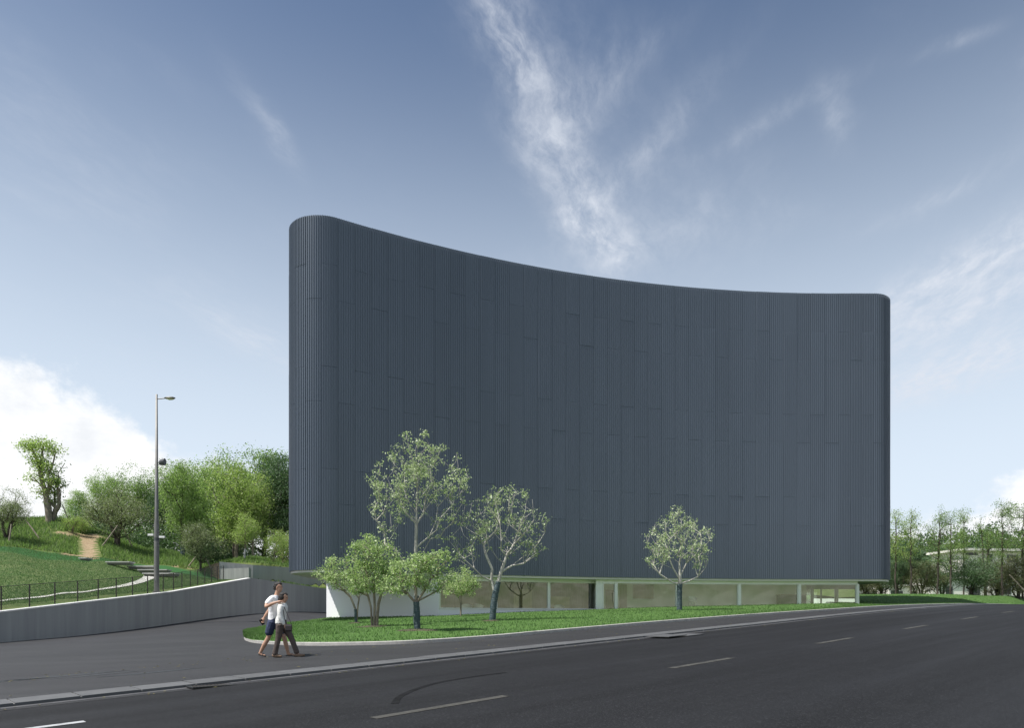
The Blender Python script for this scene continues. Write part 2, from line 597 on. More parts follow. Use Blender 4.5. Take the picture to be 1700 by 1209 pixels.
M['bark_pale'] = mat('pale_bark', (0.52, 0.495, 0.45), 0.9, (0.33, 0.31, 0.275), 6.0, stretch=(1, 1, 0.4), bump=0.4, bscale=25)
M['bark_grey'] = mat('grey_brown_bark', (0.30, 0.255, 0.20), 0.9, (0.17, 0.14, 0.11), 7.0, stretch=(1, 1, 0.4), bump=0.5, bscale=25)
M['bark_dark'] = mat('dark_bark', (0.085, 0.068, 0.052), 0.9, (0.045, 0.037, 0.03), 3.0, stretch=(1, 1, 0.4), bump=0.4, bscale=12)
M['wrap'] = mat('trunk_wrap_cloth', (0.035, 0.062, 0.072), 0.8, (0.150, 0.180, 0.180), 11.0, stretch=(0.7, 0.7, 2.0), lo=0.48, hi=0.72, bump=0.4, bscale=30)
M['wrap_white'] = mat('lime_washed_bark', (0.55, 0.55, 0.56), 0.9, (0.36, 0.36, 0.36), 6.0)
M['stake'] = mat('weathered_stake', (0.34, 0.29, 0.23), 0.9, (0.20, 0.165, 0.13), 8.0, stretch=(1, 1, 0.3))
M['leaf_front'] = leaf_mat('leaf_silver_green', (0.135, 0.200, 0.095), (0.630, 0.690, 0.450), 0.32, 0.42)
M['leaf_bush'] = leaf_mat('leaf_bright_green', (0.185, 0.280, 0.105), (0.620, 0.700, 0.390), 0.38, 0.45)
M['leaf_olive'] = leaf_mat('leaf_olive', (0.100, 0.125, 0.058), (0.370, 0.410, 0.235), 0.34, 0.5)
M['leaf_green'] = leaf_mat('leaf_mid_green', (0.075, 0.145, 0.042), (0.370, 0.480, 0.175), 0.44, 0.5)
M['leaf_dark'] = leaf_mat('leaf_dark_green', (0.034, 0.072, 0.032), (0.150, 0.230, 0.115), 0.32, 0.55)
M['leaf_lime'] = leaf_mat('leaf_yellow_green', (0.135, 0.205, 0.055), (0.500, 0.590, 0.220), 0.46, 0.5)
M['leaf_brown'] = leaf_mat('leaf_brownish', (0.060, 0.075, 0.034), (0.220, 0.230, 0.115), 0.3, 0.6)
M['galv'] = mat('painted_pole', (0.20, 0.195, 0.185), 0.5, (0.16, 0.157, 0.15), 1.5, metallic=0.4)
M['fence'] = mat('fence_steel', (0.045, 0.040, 0.036), 0.6, metallic=0.2)
M['lampglass'] = mat('lamp_cover', (0.62, 0.60, 0.38), 0.3)
M['lamp_dark'] = mat('dark_housing', (0.07, 0.075, 0.085), 0.5)
M['step'] = mat('step_concrete', (0.50, 0.495, 0.47), 0.8, (0.42, 0.415, 0.40), 2.0)
M['riser'] = mat('step_riser', (0.16, 0.17, 0.15), 0.8)
M['path_white'] = mat('white_gravel_path', (0.54, 0.53, 0.49), 0.9, (0.48, 0.47, 0.43), 2.0)
M['earth'] = mat('bare_earth', (0.30, 0.31, 0.23), 0.95, (0.23, 0.235, 0.165), 0.8, col3=(0.17, 0.21, 0.11), scale3=0.25, bump=0.5, bscale=6)
M['ground'] = mat('meadow_ground', (0.050, 0.085, 0.022), 0.95, (0.080, 0.115, 0.032), 0.3, col3=(0.065, 0.085, 0.03), scale3=0.06, spec=0.1)
M['wood_hill'] = mat('wooded_ground', (0.020, 0.036, 0.013), 0.95, (0.034, 0.055, 0.02), 0.1, spec=0.1)
M['house_white'] = mat('house_white_paint', (0.78, 0.75, 0.69), 0.7, (0.70, 0.67, 0.61), 0.6)
M['house_dark'] = mat('dark_opening', (0.03, 0.032, 0.035), 0.3)
M['soil'] = mat('planting_soil', (0.085, 0.060, 0.042), 0.95, (0.05, 0.038, 0.028), 6.0, speck=(0.07, 0.11, 0.04), spscale=16, bump=0.5, bscale=14)
M['damp'] = mat('damp_asphalt', (0.011, 0.0112, 0.012), 0.5, (0.018, 0.018, 0.019), 3.0, speck=(0.032, 0.032, 0.034), spscale=60)
M['litter'] = leaf_mat('fallen_leaf', (0.10, 0.075, 0.03), (0.26, 0.24, 0.10), 0.2, 0.7)
M['skin'] = mat('skin', (0.46, 0.27, 0.185), 0.5, (0.42, 0.24, 0.16), 12.0)
M['hair'] = mat('black_hair', (0.012, 0.010, 0.009), 0.7, (0.022, 0.018, 0.016), 40.0, stretch=(1, 1, 0.3), bump=0.4, bscale=60)
M['shirt'] = mat('white_cotton', (0.82, 0.82, 0.83), 0.85, (0.74, 0.74, 0.76), 6.0, bump=1.0, bscale=11)
M['shirt2'] = mat('cream_cotton', (0.80, 0.79, 0.75), 0.85, (0.70, 0.69, 0.65), 6.0, bump=1.0, bscale=11)
M['navy'] = mat('navy_cotton', (0.022, 0.032, 0.075), 0.8, (0.035, 0.048, 0.10), 9.0, bump=1.0, bscale=13)
M['brown'] = mat('taupe_cotton', (0.105, 0.078, 0.068), 0.8, (0.075, 0.056, 0.050), 7.0, bump=1.0, bscale=13)
M['sandal'] = mat('dark_rubber', (0.03, 0.026, 0.024), 0.7)
M['shoe'] = mat('tan_leather', (0.20, 0.13, 0.085), 0.6)
M['leather'] = mat('black_leather', (0.018, 0.012, 0.014), 0.4)
M['phone'] = mat('phone_glass', (0.015, 0.015, 0.017), 0.15)


def hill_material():
    m = bpy.data.materials.new('hill_turf')
    m.use_nodes = True
    t = NT(m.node_tree)
    b = t.n['Principled BSDF']
    b.inputs['Roughness'].default_value = 0.95
    b.inputs['Specular IOR Level'].default_value = 0.1
    pos = t.node('ShaderNodeNewGeometry').outputs['Position']
    a1 = t.node('ShaderNodeAttribute', attribute_name='rough_grass').outputs['Fac']
    a2 = t.node('ShaderNodeAttribute', attribute_name='bare').outputs['Fac']
    a3 = t.node('ShaderNodeAttribute', attribute_name='new_turf').outputs['Fac']
    n1 = t.noise(pos, 0.5, 7, 0.62)
    n2 = t.noise(pos, 5.0, 5, 0.65)
    turf = t.mix(t.smooth(n1, 0.32, 0.68), (0.055, 0.110, 0.030), (0.115, 0.150, 0.058))
    turf = t.mix(t.smooth(n2, 0.42, 0.70), turf, (0.150, 0.165, 0.080))
    turf = t.mix(t.smooth(t.noise(pos, 18.0, 4, 0.7), 0.5, 0.7), turf, (0.045, 0.085, 0.028))
    fresh = t.mix(t.smooth(n2, 0.3, 0.7), (0.030, 0.098, 0.030), (0.045, 0.125, 0.042))
    turf = t.mix(a3, turf, fresh)
    wild = t.mix(t.smooth(n1, 0.3, 0.7), (0.090, 0.128, 0.034), (0.160, 0.190, 0.070))
    wild = t.mix(t.smooth(n2, 0.48, 0.72), wild, (0.055, 0.070, 0.024))
    c = t.mix(a1, turf, wild)
    soil = t.mix(t.smooth(n2, 0.35, 0.65), (0.25, 0.18, 0.11), (0.36, 0.28, 0.18))
    k = t.smooth(t.m('ADD', a2, t.m('MULTIPLY_ADD', t.m('SUBTRACT', t.noise(pos, 1.3, 4, 0.6), 0.5), 1.3, t.m('MULTIPLY', t.m('SUBTRACT', n2, 0.5), 0.8))), 0.40, 0.66)
    c = t.mix(k, c, soil)
    t.l.new(c, b.inputs['Base Color'])
    bp = t.node('ShaderNodeBump')
    bp.inputs['Strength'].default_value = 0.7
    bp.inputs['Distance'].default_value = 0.06
    t.l.new(t.noise(pos, 9.0, 6, 0.7), bp.inputs['Height'])
    t.l.new(bp.outputs[0], b.inputs['Normal'])
    return m




def road_material():
    m = bpy.data.materials.new('road_asphalt')
    m.use_nodes = True
    t = NT(m.node_tree)
    b = t.n['Principled BSDF']
    pos = t.node('ShaderNodeNewGeometry').outputs['Position']
    mp = t.node('ShaderNodeMapping', vector_type='POINT')
    mp.inputs['Rotation'].default_value = (0, 0, -math.atan2(0.6817, 0.7317))
    t.l.new(pos, mp.inputs[0])
    st = t.node('ShaderNodeMapping')
    st.inputs['Scale'].default_value = (0.045, 1.0, 1.0)
    t.l.new(mp.outputs[0], st.inputs[0])
    lanes = t.noise(st.outputs[0], 0.75, 5, 0.6)
    patch = t.noise(pos, 0.28, 7, 0.65)
    mid = t.noise(pos, 2.2, 6, 0.65)
    grit = t.noise(pos, 34.0, 3, 0.7)
    c = t.mix(t.smooth(lanes, 0.34, 0.66), (0.0048, 0.0051, 0.0062), (0.0125, 0.0130, 0.0148))
    c = t.mix(t.m('MULTIPLY', t.smooth(patch, 0.40, 0.66), 0.6), c, (0.0052, 0.0055, 0.0066))
    c = t.mix(t.m('MULTIPLY', t.smooth(mid, 0.52, 0.72), 0.5), c, (0.0145, 0.0150, 0.0166))
    c = t.mix(t.m('MULTIPLY', t.smooth(grit, 0.52, 0.70), 0.8), c, (0.0350, 0.0360, 0.0395))
    c = t.mix(t.m('MULTIPLY', t.smooth(grit, 0.46, 0.30), 0.7), c, (0.0070, 0.0072, 0.0080))
    # hairline cracks
    vo = t.node('ShaderNodeTexVoronoi', feature='DISTANCE_TO_EDGE')
    vo.inputs['Scale'].default_value = 0.16
    wv = t.node('ShaderNodeVectorMath', operation='ADD')
    t.l.new(pos, wv.inputs[0])
    n3 = t.node('ShaderNodeTexNoise')
    n3.inputs['Scale'].default_value = 1.3
    n3.inputs['Detail'].default_value = 6
    t.l.new(pos, n3.inputs['Vector'])
    sc_ = t.node('ShaderNodeVectorMath', operation='SCALE')
    sc_.inputs['Scale'].default_value = 1.6
    t.l.new(n3.outputs['Color'], sc_.inputs[0])
    t.l.new(sc_.outputs[0], wv.inputs[1])
    t.l.new(wv.outputs[0], vo.inputs['Vector'])
    crack = t.m('MULTIPLY', t.smooth(vo.outputs['Distance'], 0.0035, 0.0010), t.smooth(patch, 0.46, 0.6))
    c = t.mix(t.m('MULTIPLY', crack, 0.75), c, (0.006, 0.006, 0.007))
    t.l.new(c, b.inputs['Base Color'])
    t.l.new(t.smooth(lanes, 0.3, 0.7, 0.86, 0.74), b.inputs['Roughness'])
    b.inputs['Specular IOR Level'].default_value = 0.26
    bp = t.node('ShaderNodeBump')
    bp.inputs['Strength'].default_value = 0.5
    bp.inputs['Distance'].default_value = 0.012
    t.l.new(t.noise(pos, 48.0, 4, 0.65), bp.inputs['Height'])
    t.l.new(bp.outputs[0], b.inputs['Normal'])
    return m


M['road'] = road_material()
M['hill'] = hill_material()

# ------------------------------------------------------------------ ground, road, paths
def sheet(name, xs, ys, zf, m, kind='structure'):
    X, Y = np.meshgrid(xs, ys, indexing='ij')
    Z = zf(X, Y)
    o = link(name, np_mesh(name, np.stack([X.ravel(), Y.ravel(), Z.ravel()], 1), grid_faces(len(xs), len(ys)), m, True))
    return tag(o, kind=kind)


def geom_axis(lo, hi, far, n=14, step=4.0):
    core = np.arange(lo, hi + 0.01, step)
    g = np.geomspace(step, far, n)
    return np.concatenate([lo - g[::-1], core, hi + g])


def z_ground(x, y):
    near = z_far(x, y) - 0.45
    behind = 0.0 * x
    return near + behind


sheet('ground', geom_axis(-80, 120, 2600), geom_axis(-40, 180, 2600), z_ground, M['ground'])


def strip(name, a0, a1, b0, b1, da, nb, zf, m):
    aa = np.arange(a0, a1 + 0.01, da)
    bb = np.linspace(b0, b1, nb)
    A, B = np.meshgrid(aa, bb, indexing='ij')
    X, Y = xy_of(A, B)
    Z = zf(A, B, X, Y)
    o = link(name, np_mesh(name, np.stack([X.ravel(), Y.ravel(), Z.ravel()], 1), grid_faces(len(aa), nb)[:, ::-1], m, True))
    return tag(o, kind='structure')


B_KERB, B_SLAB = 5.32, 6.02
road = strip('road', -70, 110, -6.5, B_KERB, 1.0, 13, lambda A, B, X, Y: z_road(A) - 0.012 * np.abs(B) * 0.0, M['road'])
pave = strip('pavement', -70, 110, B_SLAB, 12.0, 1.0, 10, lambda A, B, X, Y: z_pave(X, Y), M['path'])
# forecourt and ramp between the retaining wall and the building
fe = np.linspace(0, 1, 40)
fy = np.concatenate([np.arange(8, 40, 1.0), np.arange(40, 80, 0.8)])
FE, FY = np.meshgrid(fe, fy, indexing='ij')
xl = np.interp(FY, [p[1] for p in WALL] + [64.0, 69.0, 80.0], [p[0] for p in WALL] + [-17.5, -15.5, -12.0])
FX = xl + (np.interp(FY, [36, 42, 49], [-1.0, -8.0, -13.35]) - xl) * FE
ff = grid_faces(len(fe), len(fy))
ff = ff[b_of(FX.ravel(), FY.ravel())[ff].min(1) > 9.0]
fo = link('forecourt', np_mesh('forecourt', np.stack([FX.ravel(), FY.ravel(), (z_pave(FX, FY) - 0.004).ravel()], 1), ff, M['path'], True))
tag(fo, kind='structure')
strip('gutter', -70, 110, B_KERB - 0.17, B_KERB - 0.015, 1.0, 2, lambda A, B, X, Y: z_road(A) + 0.006, M['gutter'])
# dark wearing strip along the gutter
strip('asphalt_seam', -70, 110, B_KERB - 0.42, B_KERB - 0.17, 1.0, 2, lambda A, B, X, Y: z_road(A) + 0.004, M['patch'])
def z_bank(A, B, X, Y):
    return z_road(A) + 0.08 + 5.5 * sstep(-9.0, -20, B) + 0.2 * vnoise(X, Y, 3, 4) * sstep(-7, -10, B)


# the far verge behind the camera and its earth bank (seen mirrored in the windows)
strip('far_verge', -70, 110, -30, -6.5, 2.0, 14, lambda A, B, X, Y: z_bank(A, B, X, Y), M['earth'])

# damp patches and a little leaf litter on the pavement
for k, (px, py, ra, rb) in enumerate(((95, 1124, 1.3, 0.16), (165, 1121, 0.8, 0.12), (255, 1117, 1.1, 0.13), (20, 1131, 0.7, 0.14))):
    p = raycast(px, py, z_pave)
    r = np.random.default_rng(40 + k)
    ph = r.uniform(0, 6.28, 4)
    d = MB()
    n = 40
    ring = []
    for i in range(n):
        t_ = 2 * math.pi * i / n
        q = 1 + 0.22 * math.sin(2 * t_ + ph[0]) + 0.16 * math.sin(5 * t_ + ph[1]) + 0.10 * math.sin(9 * t_ + ph[2])
        u, v = ra * q * math.cos(t_), rb * q * math.sin(t_)
        x, y = p[0] + UX * u - UY * v, p[1] + UY * u + UX * v
        ring.append((x, y, float(z_pave(x, y)) + 0.003))
    n0 = len(d.v)
    d.v += ring + [(p[0], p[1], float(z_pave(p[0], p[1])) + 0.003)]
    for i in range(n):
        d.f.append((n0 + i, n0 + (i + 1) % n, n0 + n))
    d.build('damp_patch', M['damp'], pave)
lr = np.random.default_rng(91)
nl = 420
la = lr.uniform(-4, 34, nl)
lb = np.where(lr.random(nl) < 0.45, lr.normal(9.6, 0.35, nl), np.where(lr.random(nl) < 0.5, lr.normal(5.0, 0.15, nl), lr.uniform(5.4, 9.5, nl)))
lx, ly = xy_of(la, lb)
lz = np.where(lb < B_KERB, z_road(la) + 0.012, z_pave(lx, ly) + 0.008)
V = np.empty((nl, 4, 3))
th = lr.uniform(0, 6.28, nl)
sz = lr.uniform(0.02, 0.045, nl)
for k, (du, dv, dz) in enumerate(((-1, 0, 0), (0, -0.5, 0.006), (1, 0, 0.004), (0, 0.5, 0.010))):
    V[:, k] = np.stack([lx + sz * (du * np.cos(th) - dv * np.sin(th)), ly + sz * (du * np.sin(th) + dv * np.cos(th)), lz + dz], 1)
tag(link('leaf_litter', np_mesh('leaf_litter', V.reshape(-1, 3), np.arange(nl * 4).reshape(-1, 4), M['litter'])), 'scattered fallen leaves on the pavement and in the gutter', 'leaves', None, 'stuff')

# mortar bed under the slab course, with a kerb face to the road
mb = MB()
for k in range(-70, 110):
    a0, a1 = float(k), float(k + 1)
    p = [xy_of(a0, B_KERB), xy_of(a1, B_KERB), xy_of(a1, B_SLAB), xy_of(a0, B_SLAB)]
    zz = [float(z_road(a0)), float(z_road(a1)), float(z_road(a1)), float(z_road(a0))]
    lo = [(q[0], q[1], z - 0.1) for q, z in zip(p, zz)]
    hi = [(q[0], q[1], z + KERB - 0.012) for q, z in zip(p, zz)]
    mb.hexa(lo, hi)
course = mb.build('slab_course', M['mortar'])
tag(course, kind='structure')
SL = 0.84
sm = MB()
sm.hexa([(0.006, -0.02, -0.07), (SL - 0.006, -0.02, -0.07), (SL - 0.006, 0.69, -0.07), (0.006, 0.69, -0.07)],
        [(0.012, -0.012, 0.0), (SL - 0.012, -0.012, 0.0), (SL - 0.012, 0.69, 0.0), (0.012, 0.69, 0.0)])
slab_me = sm.mesh('slab', M['slab'])
a = -2.75 - 6 * SL
while a < 78:
    x, y = xy_of(a, B_KERB)
    s = link('slab', slab_me, course)
    dz = float(z_road(a + SL) - z_road(a))
    s.location = (x, y, float(z_road(a)) + KERB + random.uniform(-0.001, 0.004))
    s.rotation_euler = (random.uniform(-0.003, 0.003), -math.atan2(dz, SL), math.atan2(UY, UX))
    a += SL

# lane dashes (2 m paint, 4 m gap)
def dash(a0, a1, b, w, m, label):
    d = MB()
    n = 6
    for i in range(n):
        u0, u1 = a0 + (a1 - a0) * i / n, a0 + (a1 - a0) * (i + 1) / n
        p = [xy_of(u0, b - w / 2), xy_of(u1, b - w / 2), xy_of(u1, b + w / 2), xy_of(u0, b + w / 2)]
        z = [float(z_road(u)) for u in (u0, u1, u1, u0)]
        d.quad(*[(q[0], q[1], zz + 0.005) for q, zz in zip(p, z)])
    o = d.build('lane_dash', m, road)
    return o


for k in range(-6, 14):
    dash(6 * k - 0.02, 6 * k + 2.05, 0.0, 0.155, M['paint'], None)

dash(-5.6, -2.35, 2.8, 0.15, M['paint_white'], None)

# curved tyre mark
pts = [raycast(px, py, lambda x, y: z_road(a_of(x, y))) for px, py in ((655, 1170), (664, 1158), (690, 1146), (730, 1134), (790, 1124), (840, 1118))]
cv = catmull([p[:2] for p in pts], 8)
d = MB()
for i in range(len(cv) - 1):
    t0 = cv[i + 1] - cv[i]
    nn = np.array([-t0[1], t0[0]]) / np.linalg.norm(t0) * 0.05
    q = [cv[i] - nn, cv[i + 1] - nn, cv[i + 1] + nn, cv[i] + nn]
    d.quad(*[(u[0], u[1], float(z_road(a_of(u[0], u[1]))) + 0.004) for u in q])
d.build('tyre_mark', M['tyre'], road)

# ------------------------------------------------------------------ lawn island with its granite kerb
KZ = 0.10
def z_kerb(x, y):
    return z_pave(x, y) + KZ


front_px = [(405, 1056.5), (409, 1060), (430, 1064), (500, 1067), (600, 1066.5), (700, 1063), (820, 1055), (938, 1044.5), (1150, 1027), (1376, 1011.5), (1480, 1005.5)]
FR = [raycast(px, py, z_kerb)[:2] for px, py in front_px]
a_e, b_e = a_of(*FR[-1]), b_of(*FR[-1])
for da, bb in ((12, b_e - 0.6), (26, b_e - 0.9), (45, b_e - 0.9), (62, b_e - 0.9)):
    FR.append(np.array(xy_of(a_e + da, bb)))
FC = catmull(FR, 12)
back_px = [(405, 1056.5), (408, 1053.5), (422, 1049.5), (450, 1043.5), (485, 1037.5), (515, 1033.5), (536, 1031)]
BK = [raycast(px, py, z_kerb)[:2] for px, py in back_px]
BC = catmull(BK, 10)


def mound(x, y):
    return 0.17 * sstep(0, 4, b_of(x, y) - 10.0) + 0.03 * vnoise(x, y, 3.0, 3) + (0.055 * np.clip(y - 50, 0, 18) + 0.008 * np.clip(y - 68, 0, 60)) * sstep(22, 32, x)


def kerb_sweep(name, line, w_in, w_tip, k_tip):
    """granite kerb, outer edge on the line, inner edge to its left"""
    mbk = MB()
    n = len(line)
    nor = []
    for i in range(n):
        d_ = line[min(i + 2, n - 1)] - line[max(i - 2, 0)]
        d_ = d_ / np.linalg.norm(d_)
        nor.append(np.array([-d_[1], d_[0]]))
    ring = []
    arc = np.concatenate([[0], np.cumsum(np.linalg.norm(np.diff(line, axis=0), axis=1))])
    for i in range(n):
        w = w_in + (w_tip - w_in) * math.exp(-((arc[i] - arc[k_tip]) / 1.6) ** 2)
        o_ = line[i]
        q = line[i] + nor[i] * w
        zo = float(z_pave(*o_))
        ring.append([(o_[0], o_[1], zo - 0.1), (o_[0], o_[1], zo + KZ - 0.012), (o_[0] + nor[i][0] * 0.012, o_[1] + nor[i][1] * 0.012, zo + KZ),
                     (q[0], q[1], zo + KZ + 0.004), (q[0], q[1], zo - 0.1)])
    mbk.loft([r_[::-1] for r_ in ring])
    return mbk.build(name, M['granite'])


KLINE = np.concatenate([BC[::-1], FC[1:]])
tag(kerb_sweep('lawn_kerb', KLINE, 0.14, 0.45, len(BC) - 1), kind='structure')

# lawn surface: ruled between the kerb and a back line that passes under the building and out to the trees
back_line = [BC[i] for i in range(0, len(BC), 3)] + [np.array(p) for p in ((-13.2, 49.0), (-9.2, 46.0), (-5.0, 43.0), (-1.5, 44.8), (2.5, 46.4), (6.2, 47.5), (11, 48.4), (16, 49.1), (21, 49.5), (25.4, 49.6), (26.5, 60), (34, 85), (55, 105), (85, 120), (110, 120))]
bl = np.concatenate([catmull(back_line[:len(BC) // 3 + 1], 6)[:-1], np.array(back_line[len(BC) // 3 + 1:])])
# resample both by count
def resample(line, n, power=1.0):
    seg = np.concatenate([[0], np.cumsum(np.linalg.norm(np.diff(line, axis=0), axis=1))])
    u = np.linspace(0, 1, n) ** power * seg[-1]
    return np.stack([np.interp(u, seg, line[:, 0]), np.interp(u, seg, line[:, 1])], 1)


NS, NT_ = 220, 40
# pair points by the bearing of the front line: front at s, back by matched fraction with denser start
fr = resample(FC, NS, 1.25)
bk = resample(bl, NS, 1.25)
tt = np.linspace(0, 1, NT_) ** 1.3
LX = fr[:, None, 0] * (1 - tt) + bk[:, None, 0] * tt
LY = fr[:, None, 1] * (1 - tt) + bk[:, None, 1] * tt


def z_lawn(x, y):
    return z_pave(x, y) + KZ - 0.02 + mound(x, y)


edge = np.minimum(tt, 1.0)
LZ = z_pave(LX, LY) + KZ - 0.02 + mound(LX, LY) * np.clip(tt * 12, 0, 1) + 0.02 * vnoise(LX, LY, 0.5, 6)
lawn = link('lawn', np_mesh('lawn', np.stack([LX.ravel(), LY.ravel(), LZ.ravel()], 1), grid_faces(NS, NT_), M['lawn'], True))
tag(lawn, kind='structure')

# blades of lawn grass, uncountable
def blades(name, X, Y, Z, h, w, m, label, cat):
    n = len(X)
    ang = rng.uniform(0, 2 * np.pi, n)
    hh = h * rng.uniform(0.5, 1.3, n)
    lean = rng.normal(0, 0.35, (n, 2)) * hh[:, None]
    dx, dy = np.cos(ang) * w / 2, np.sin(ang) * w / 2
    V = np.empty((n, 3, 3))
    V[:, 0] = np.stack([X - dx, Y - dy, Z - 0.01], 1)
    V[:, 1] = np.stack([X + dx, Y + dy, Z - 0.01], 1)
    V[:, 2] = np.stack([X + lean[:, 0], Y + lean[:, 1], Z + hh], 1)
    o = link(name, np_mesh(name, V.reshape(-1, 3), np.arange(n * 3).reshape(-1, 3), m))
    return tag(o, label, cat, None, 'stuff')


nb = 95000
iu = rng.random(nb) ** 1.2
si = iu * (NS - 1.001)
sj = rng.random(nb) ** 1.1 * (NT_ - 1.001)
i0, j0 = si.astype(int), sj.astype(int)
fu, fv = si - i0, sj - j0
def bil(A):
    return (A[i0, j0] * (1 - fu) * (1 - fv) + A[i0 + 1, j0] * fu * (1 - fv) + A[i0, j0 + 1] * (1 - fu) * fv + A[i0 + 1, j0 + 1] * fu * fv)
bx_, by_, bz_ = bil(LX), bil(LY), bil(LZ)
keep = (by_ < 75) & (sj > 0.9)
blades('lawn_grass', bx_[keep], by_[keep], bz_[keep], 0.075, 0.03, M['blade'], 'short bright green grass on the lawn before the dark building', 'grass')

# ------------------------------------------------------------------ left hillside
ds = np.concatenate([np.arange(0.0, 6, 0.4), np.arange(6, 50, 0.8), np.arange(50, 120, 4.0)])
ysl = np.concatenate([np.arange(12, 30, 1.0), np.arange(30, 92, 0.6), np.arange(92, 220, 4.0)])
D, Yg = np.meshgrid(ds, ysl, indexing='ij')
Xg = wall_x(Yg) - 0.12 - D
wt = np.interp(Yg, [p[1] for p in WALL], WTOP)
Zg = z_hill(Xg, Yg)
wgt = (1 - sstep(0.2, 2.5, D)) * (Yg <= 55.5)
Zg = Zg * (1 - wgt) + (wt - 0.05) * wgt
V1 = np.stack([Xg.ravel(), Yg.ravel(), Zg.ravel()], 1)
F1 = grid_faces(len(ds), len(ysl))
xs2 = np.concatenate([np.arange(-21.22, 12, 0.7)])
e2 = np.concatenate([np.arange(0, 30, 0.6), np.arange(30, 150, 4.0)])
X2, E2 = np.meshgrid(xs2, e2, indexing='ij')
yw2 = np.interp(X2, [p[0] for p in WALL2] + [12], [p[1] for p in WALL2] + [74])
Y2 = yw2 + 0.1 + E2
wt2 = np.interp(X2, [p[0] for p in WALL2], WTOP2)
Z2 = z_hill(X2, Y2)
wg2 = (1 - sstep(0.2, 2.0, E2)) * (X2 < -14)
Z2 = Z2 * (1 - wg2) + (wt2 - 0.05) * wg2
V2 = np.stack([X2.ravel(), Y2.ravel(), Z2.ravel()], 1)
F2 = grid_faces(len(xs2), len(e2))[:, ::-1]
hv = np.concatenate([V1, V2])
hf = np.concatenate([F1, F2 + len(V1)])
hill_me = np_mesh('hill', hv, hf[:, ::-1], M['hill'], True)


def seg_dist(x, y, line):
    d = np.full(np.shape(x), 1e9)
    for (x0, y0), (x1, y1) in zip(line[:-1], line[1:]):
        t = np.clip(((x - x0) * (x1 - x0) + (y - y0) * (y1 - y0)) / ((x1 - x0) ** 2 + (y1 - y0) ** 2), 0, 1)
        d = np.minimum(d, np.hypot(x - x0 - t * (x1 - x0), y - y0 - t * (y1 - y0)))
    return d


# where turf gives way to the rough slope
edge_px = [(-300, 902), (-60, 905), (0, 908), (60, 914), (110, 920), (150, 926), (200, 932), (250, 938), (300, 944), (350, 950)]
EDGE = [raycast(px, py, z_hill, 30)[:2] for px, py in edge_px]
trail_px = [(148, 929), (150, 922), (148, 912), (146, 902), (150, 894), (156, 888)]
TRAIL = [raycast(px, py, z_hill, 30)[:2] for px, py in trail_px]
bare_px = [(104, 886), (120, 888), (140, 890), (158, 892), (170, 893)]
BARE = [raycast(px, py, z_hill, 30)[:2] for px, py in bare_px]
bare2_px = [(110, 921), (132, 923), (150, 925)]
BARE2 = [raycast(px, py, z_hill, 30)[:2] for px, py in bare2_px]
bare3_px = [(292, 941), (330, 945), (365, 947)]
BARE3 = [raycast(px, py, z_hill, 30)[:2] for px, py in bare3_px]
ye = np.interp(hv[:, 0], [p[0] for p in EDGE], [p[1] for p in EDGE])
rough = sstep(-0.3, 0.5, hv[:, 1] - ye) * (hv[:, 1] > 30)
fresh = sstep(6.5, 4.5, ye - hv[:, 1]) * (1 - rough) * (hv[:, 1] > 45)
bare = np.maximum.reduce([0.95 - 0.95 * sstep(0.05, 1.15, seg_dist(hv[:, 0], hv[:, 1], TRAIL)), 0.8 * (1 - sstep(0.2, 1.5, seg_dist(hv[:, 0], hv[:, 1], BARE))),
                          0.8 * (1 - sstep(0.3, 1.0, seg_dist(hv[:, 0], hv[:, 1], BARE2))), 0.85 * (1 - sstep(0.3, 0.9, seg_dist(hv[:, 0], hv[:, 1], BARE3)))])
for nm, arr in (('rough_grass', rough), ('bare', bare), ('new_turf', fresh)):
    at_ = hill_me.attributes.new(nm, 'FLOAT', 'POINT')
    at_.data.foreach_set('value', arr.astype(np.float32))
hill = tag(link('hill', hill_me), kind='structure')

nbl = 60000
tx = rng.uniform(-0.80, -0.27, nbl)
yy = rng.uniform(55, 84, nbl)
xx = tx * yy
yee = np.interp(xx, [p[0] for p in EDGE], [p[1] for p in EDGE])
kp = (yy > yee + 0.1) & (seg_dist(xx, yy, TRAIL) > 0.9) & (seg_dist(xx, yy, BARE) > 0.9)
kp &= ~((xx > -32) & (yy < 67.5))
blades('hill_grass', xx[kp], yy[kp], z_hill(xx[kp], yy[kp]), 0.34, 0.09, M['weed'], 'tall rough grass on the slope below the left trees', 'grass')

nbl = 100000
yy = rng.uniform(31, 62, nbl)
xx = wall_x(yy) - 1.2 - rng.random(nbl) ** 1.3 * 24
yee = np.interp(xx, [p[0] for p in EDGE], [p[1] for p in EDGE])
kp = (yy < yee - 0.3)
zz = z_hill(xx, yy)
blades('turf_grass', xx[kp], yy[kp], zz[kp] + 0.035, 0.055, 0.04, M['turf_blade'], 'mown turf on the slope behind the wire fence', 'grass')

# far wooded rise on the right
def z_wood(x, y):
    return CZ + 1.0 + 33 * np.exp(-((x - 215) / 125) ** 2 - ((y - 300) / 75) ** 2) + 2.0 * vnoise(x, y, 25, 5) * np.exp(-((x - 215) / 125) ** 2 - ((y - 300) / 75) ** 2)


sheet('far_hill', np.arange(-60, 460, 8.0), np.arange(150, 470, 8.0), z_wood, M['wood_hill'])

# ------------------------------------------------------------------ retaining walls, fence, path and steps on the slope
rw = empty('retaining_wall', (WALL[1][0], WALL[1][1], float(z_pave(*WALL[1]))), 'long grey concrete retaining wall with pale cap below the grass slope', 'wall')


def off(o, p):
    """parent-relative helper: parts are modelled in world space"""
    o.parent = p
    o.matrix_parent_inverse = p.matrix_basis.inverted()
    return o


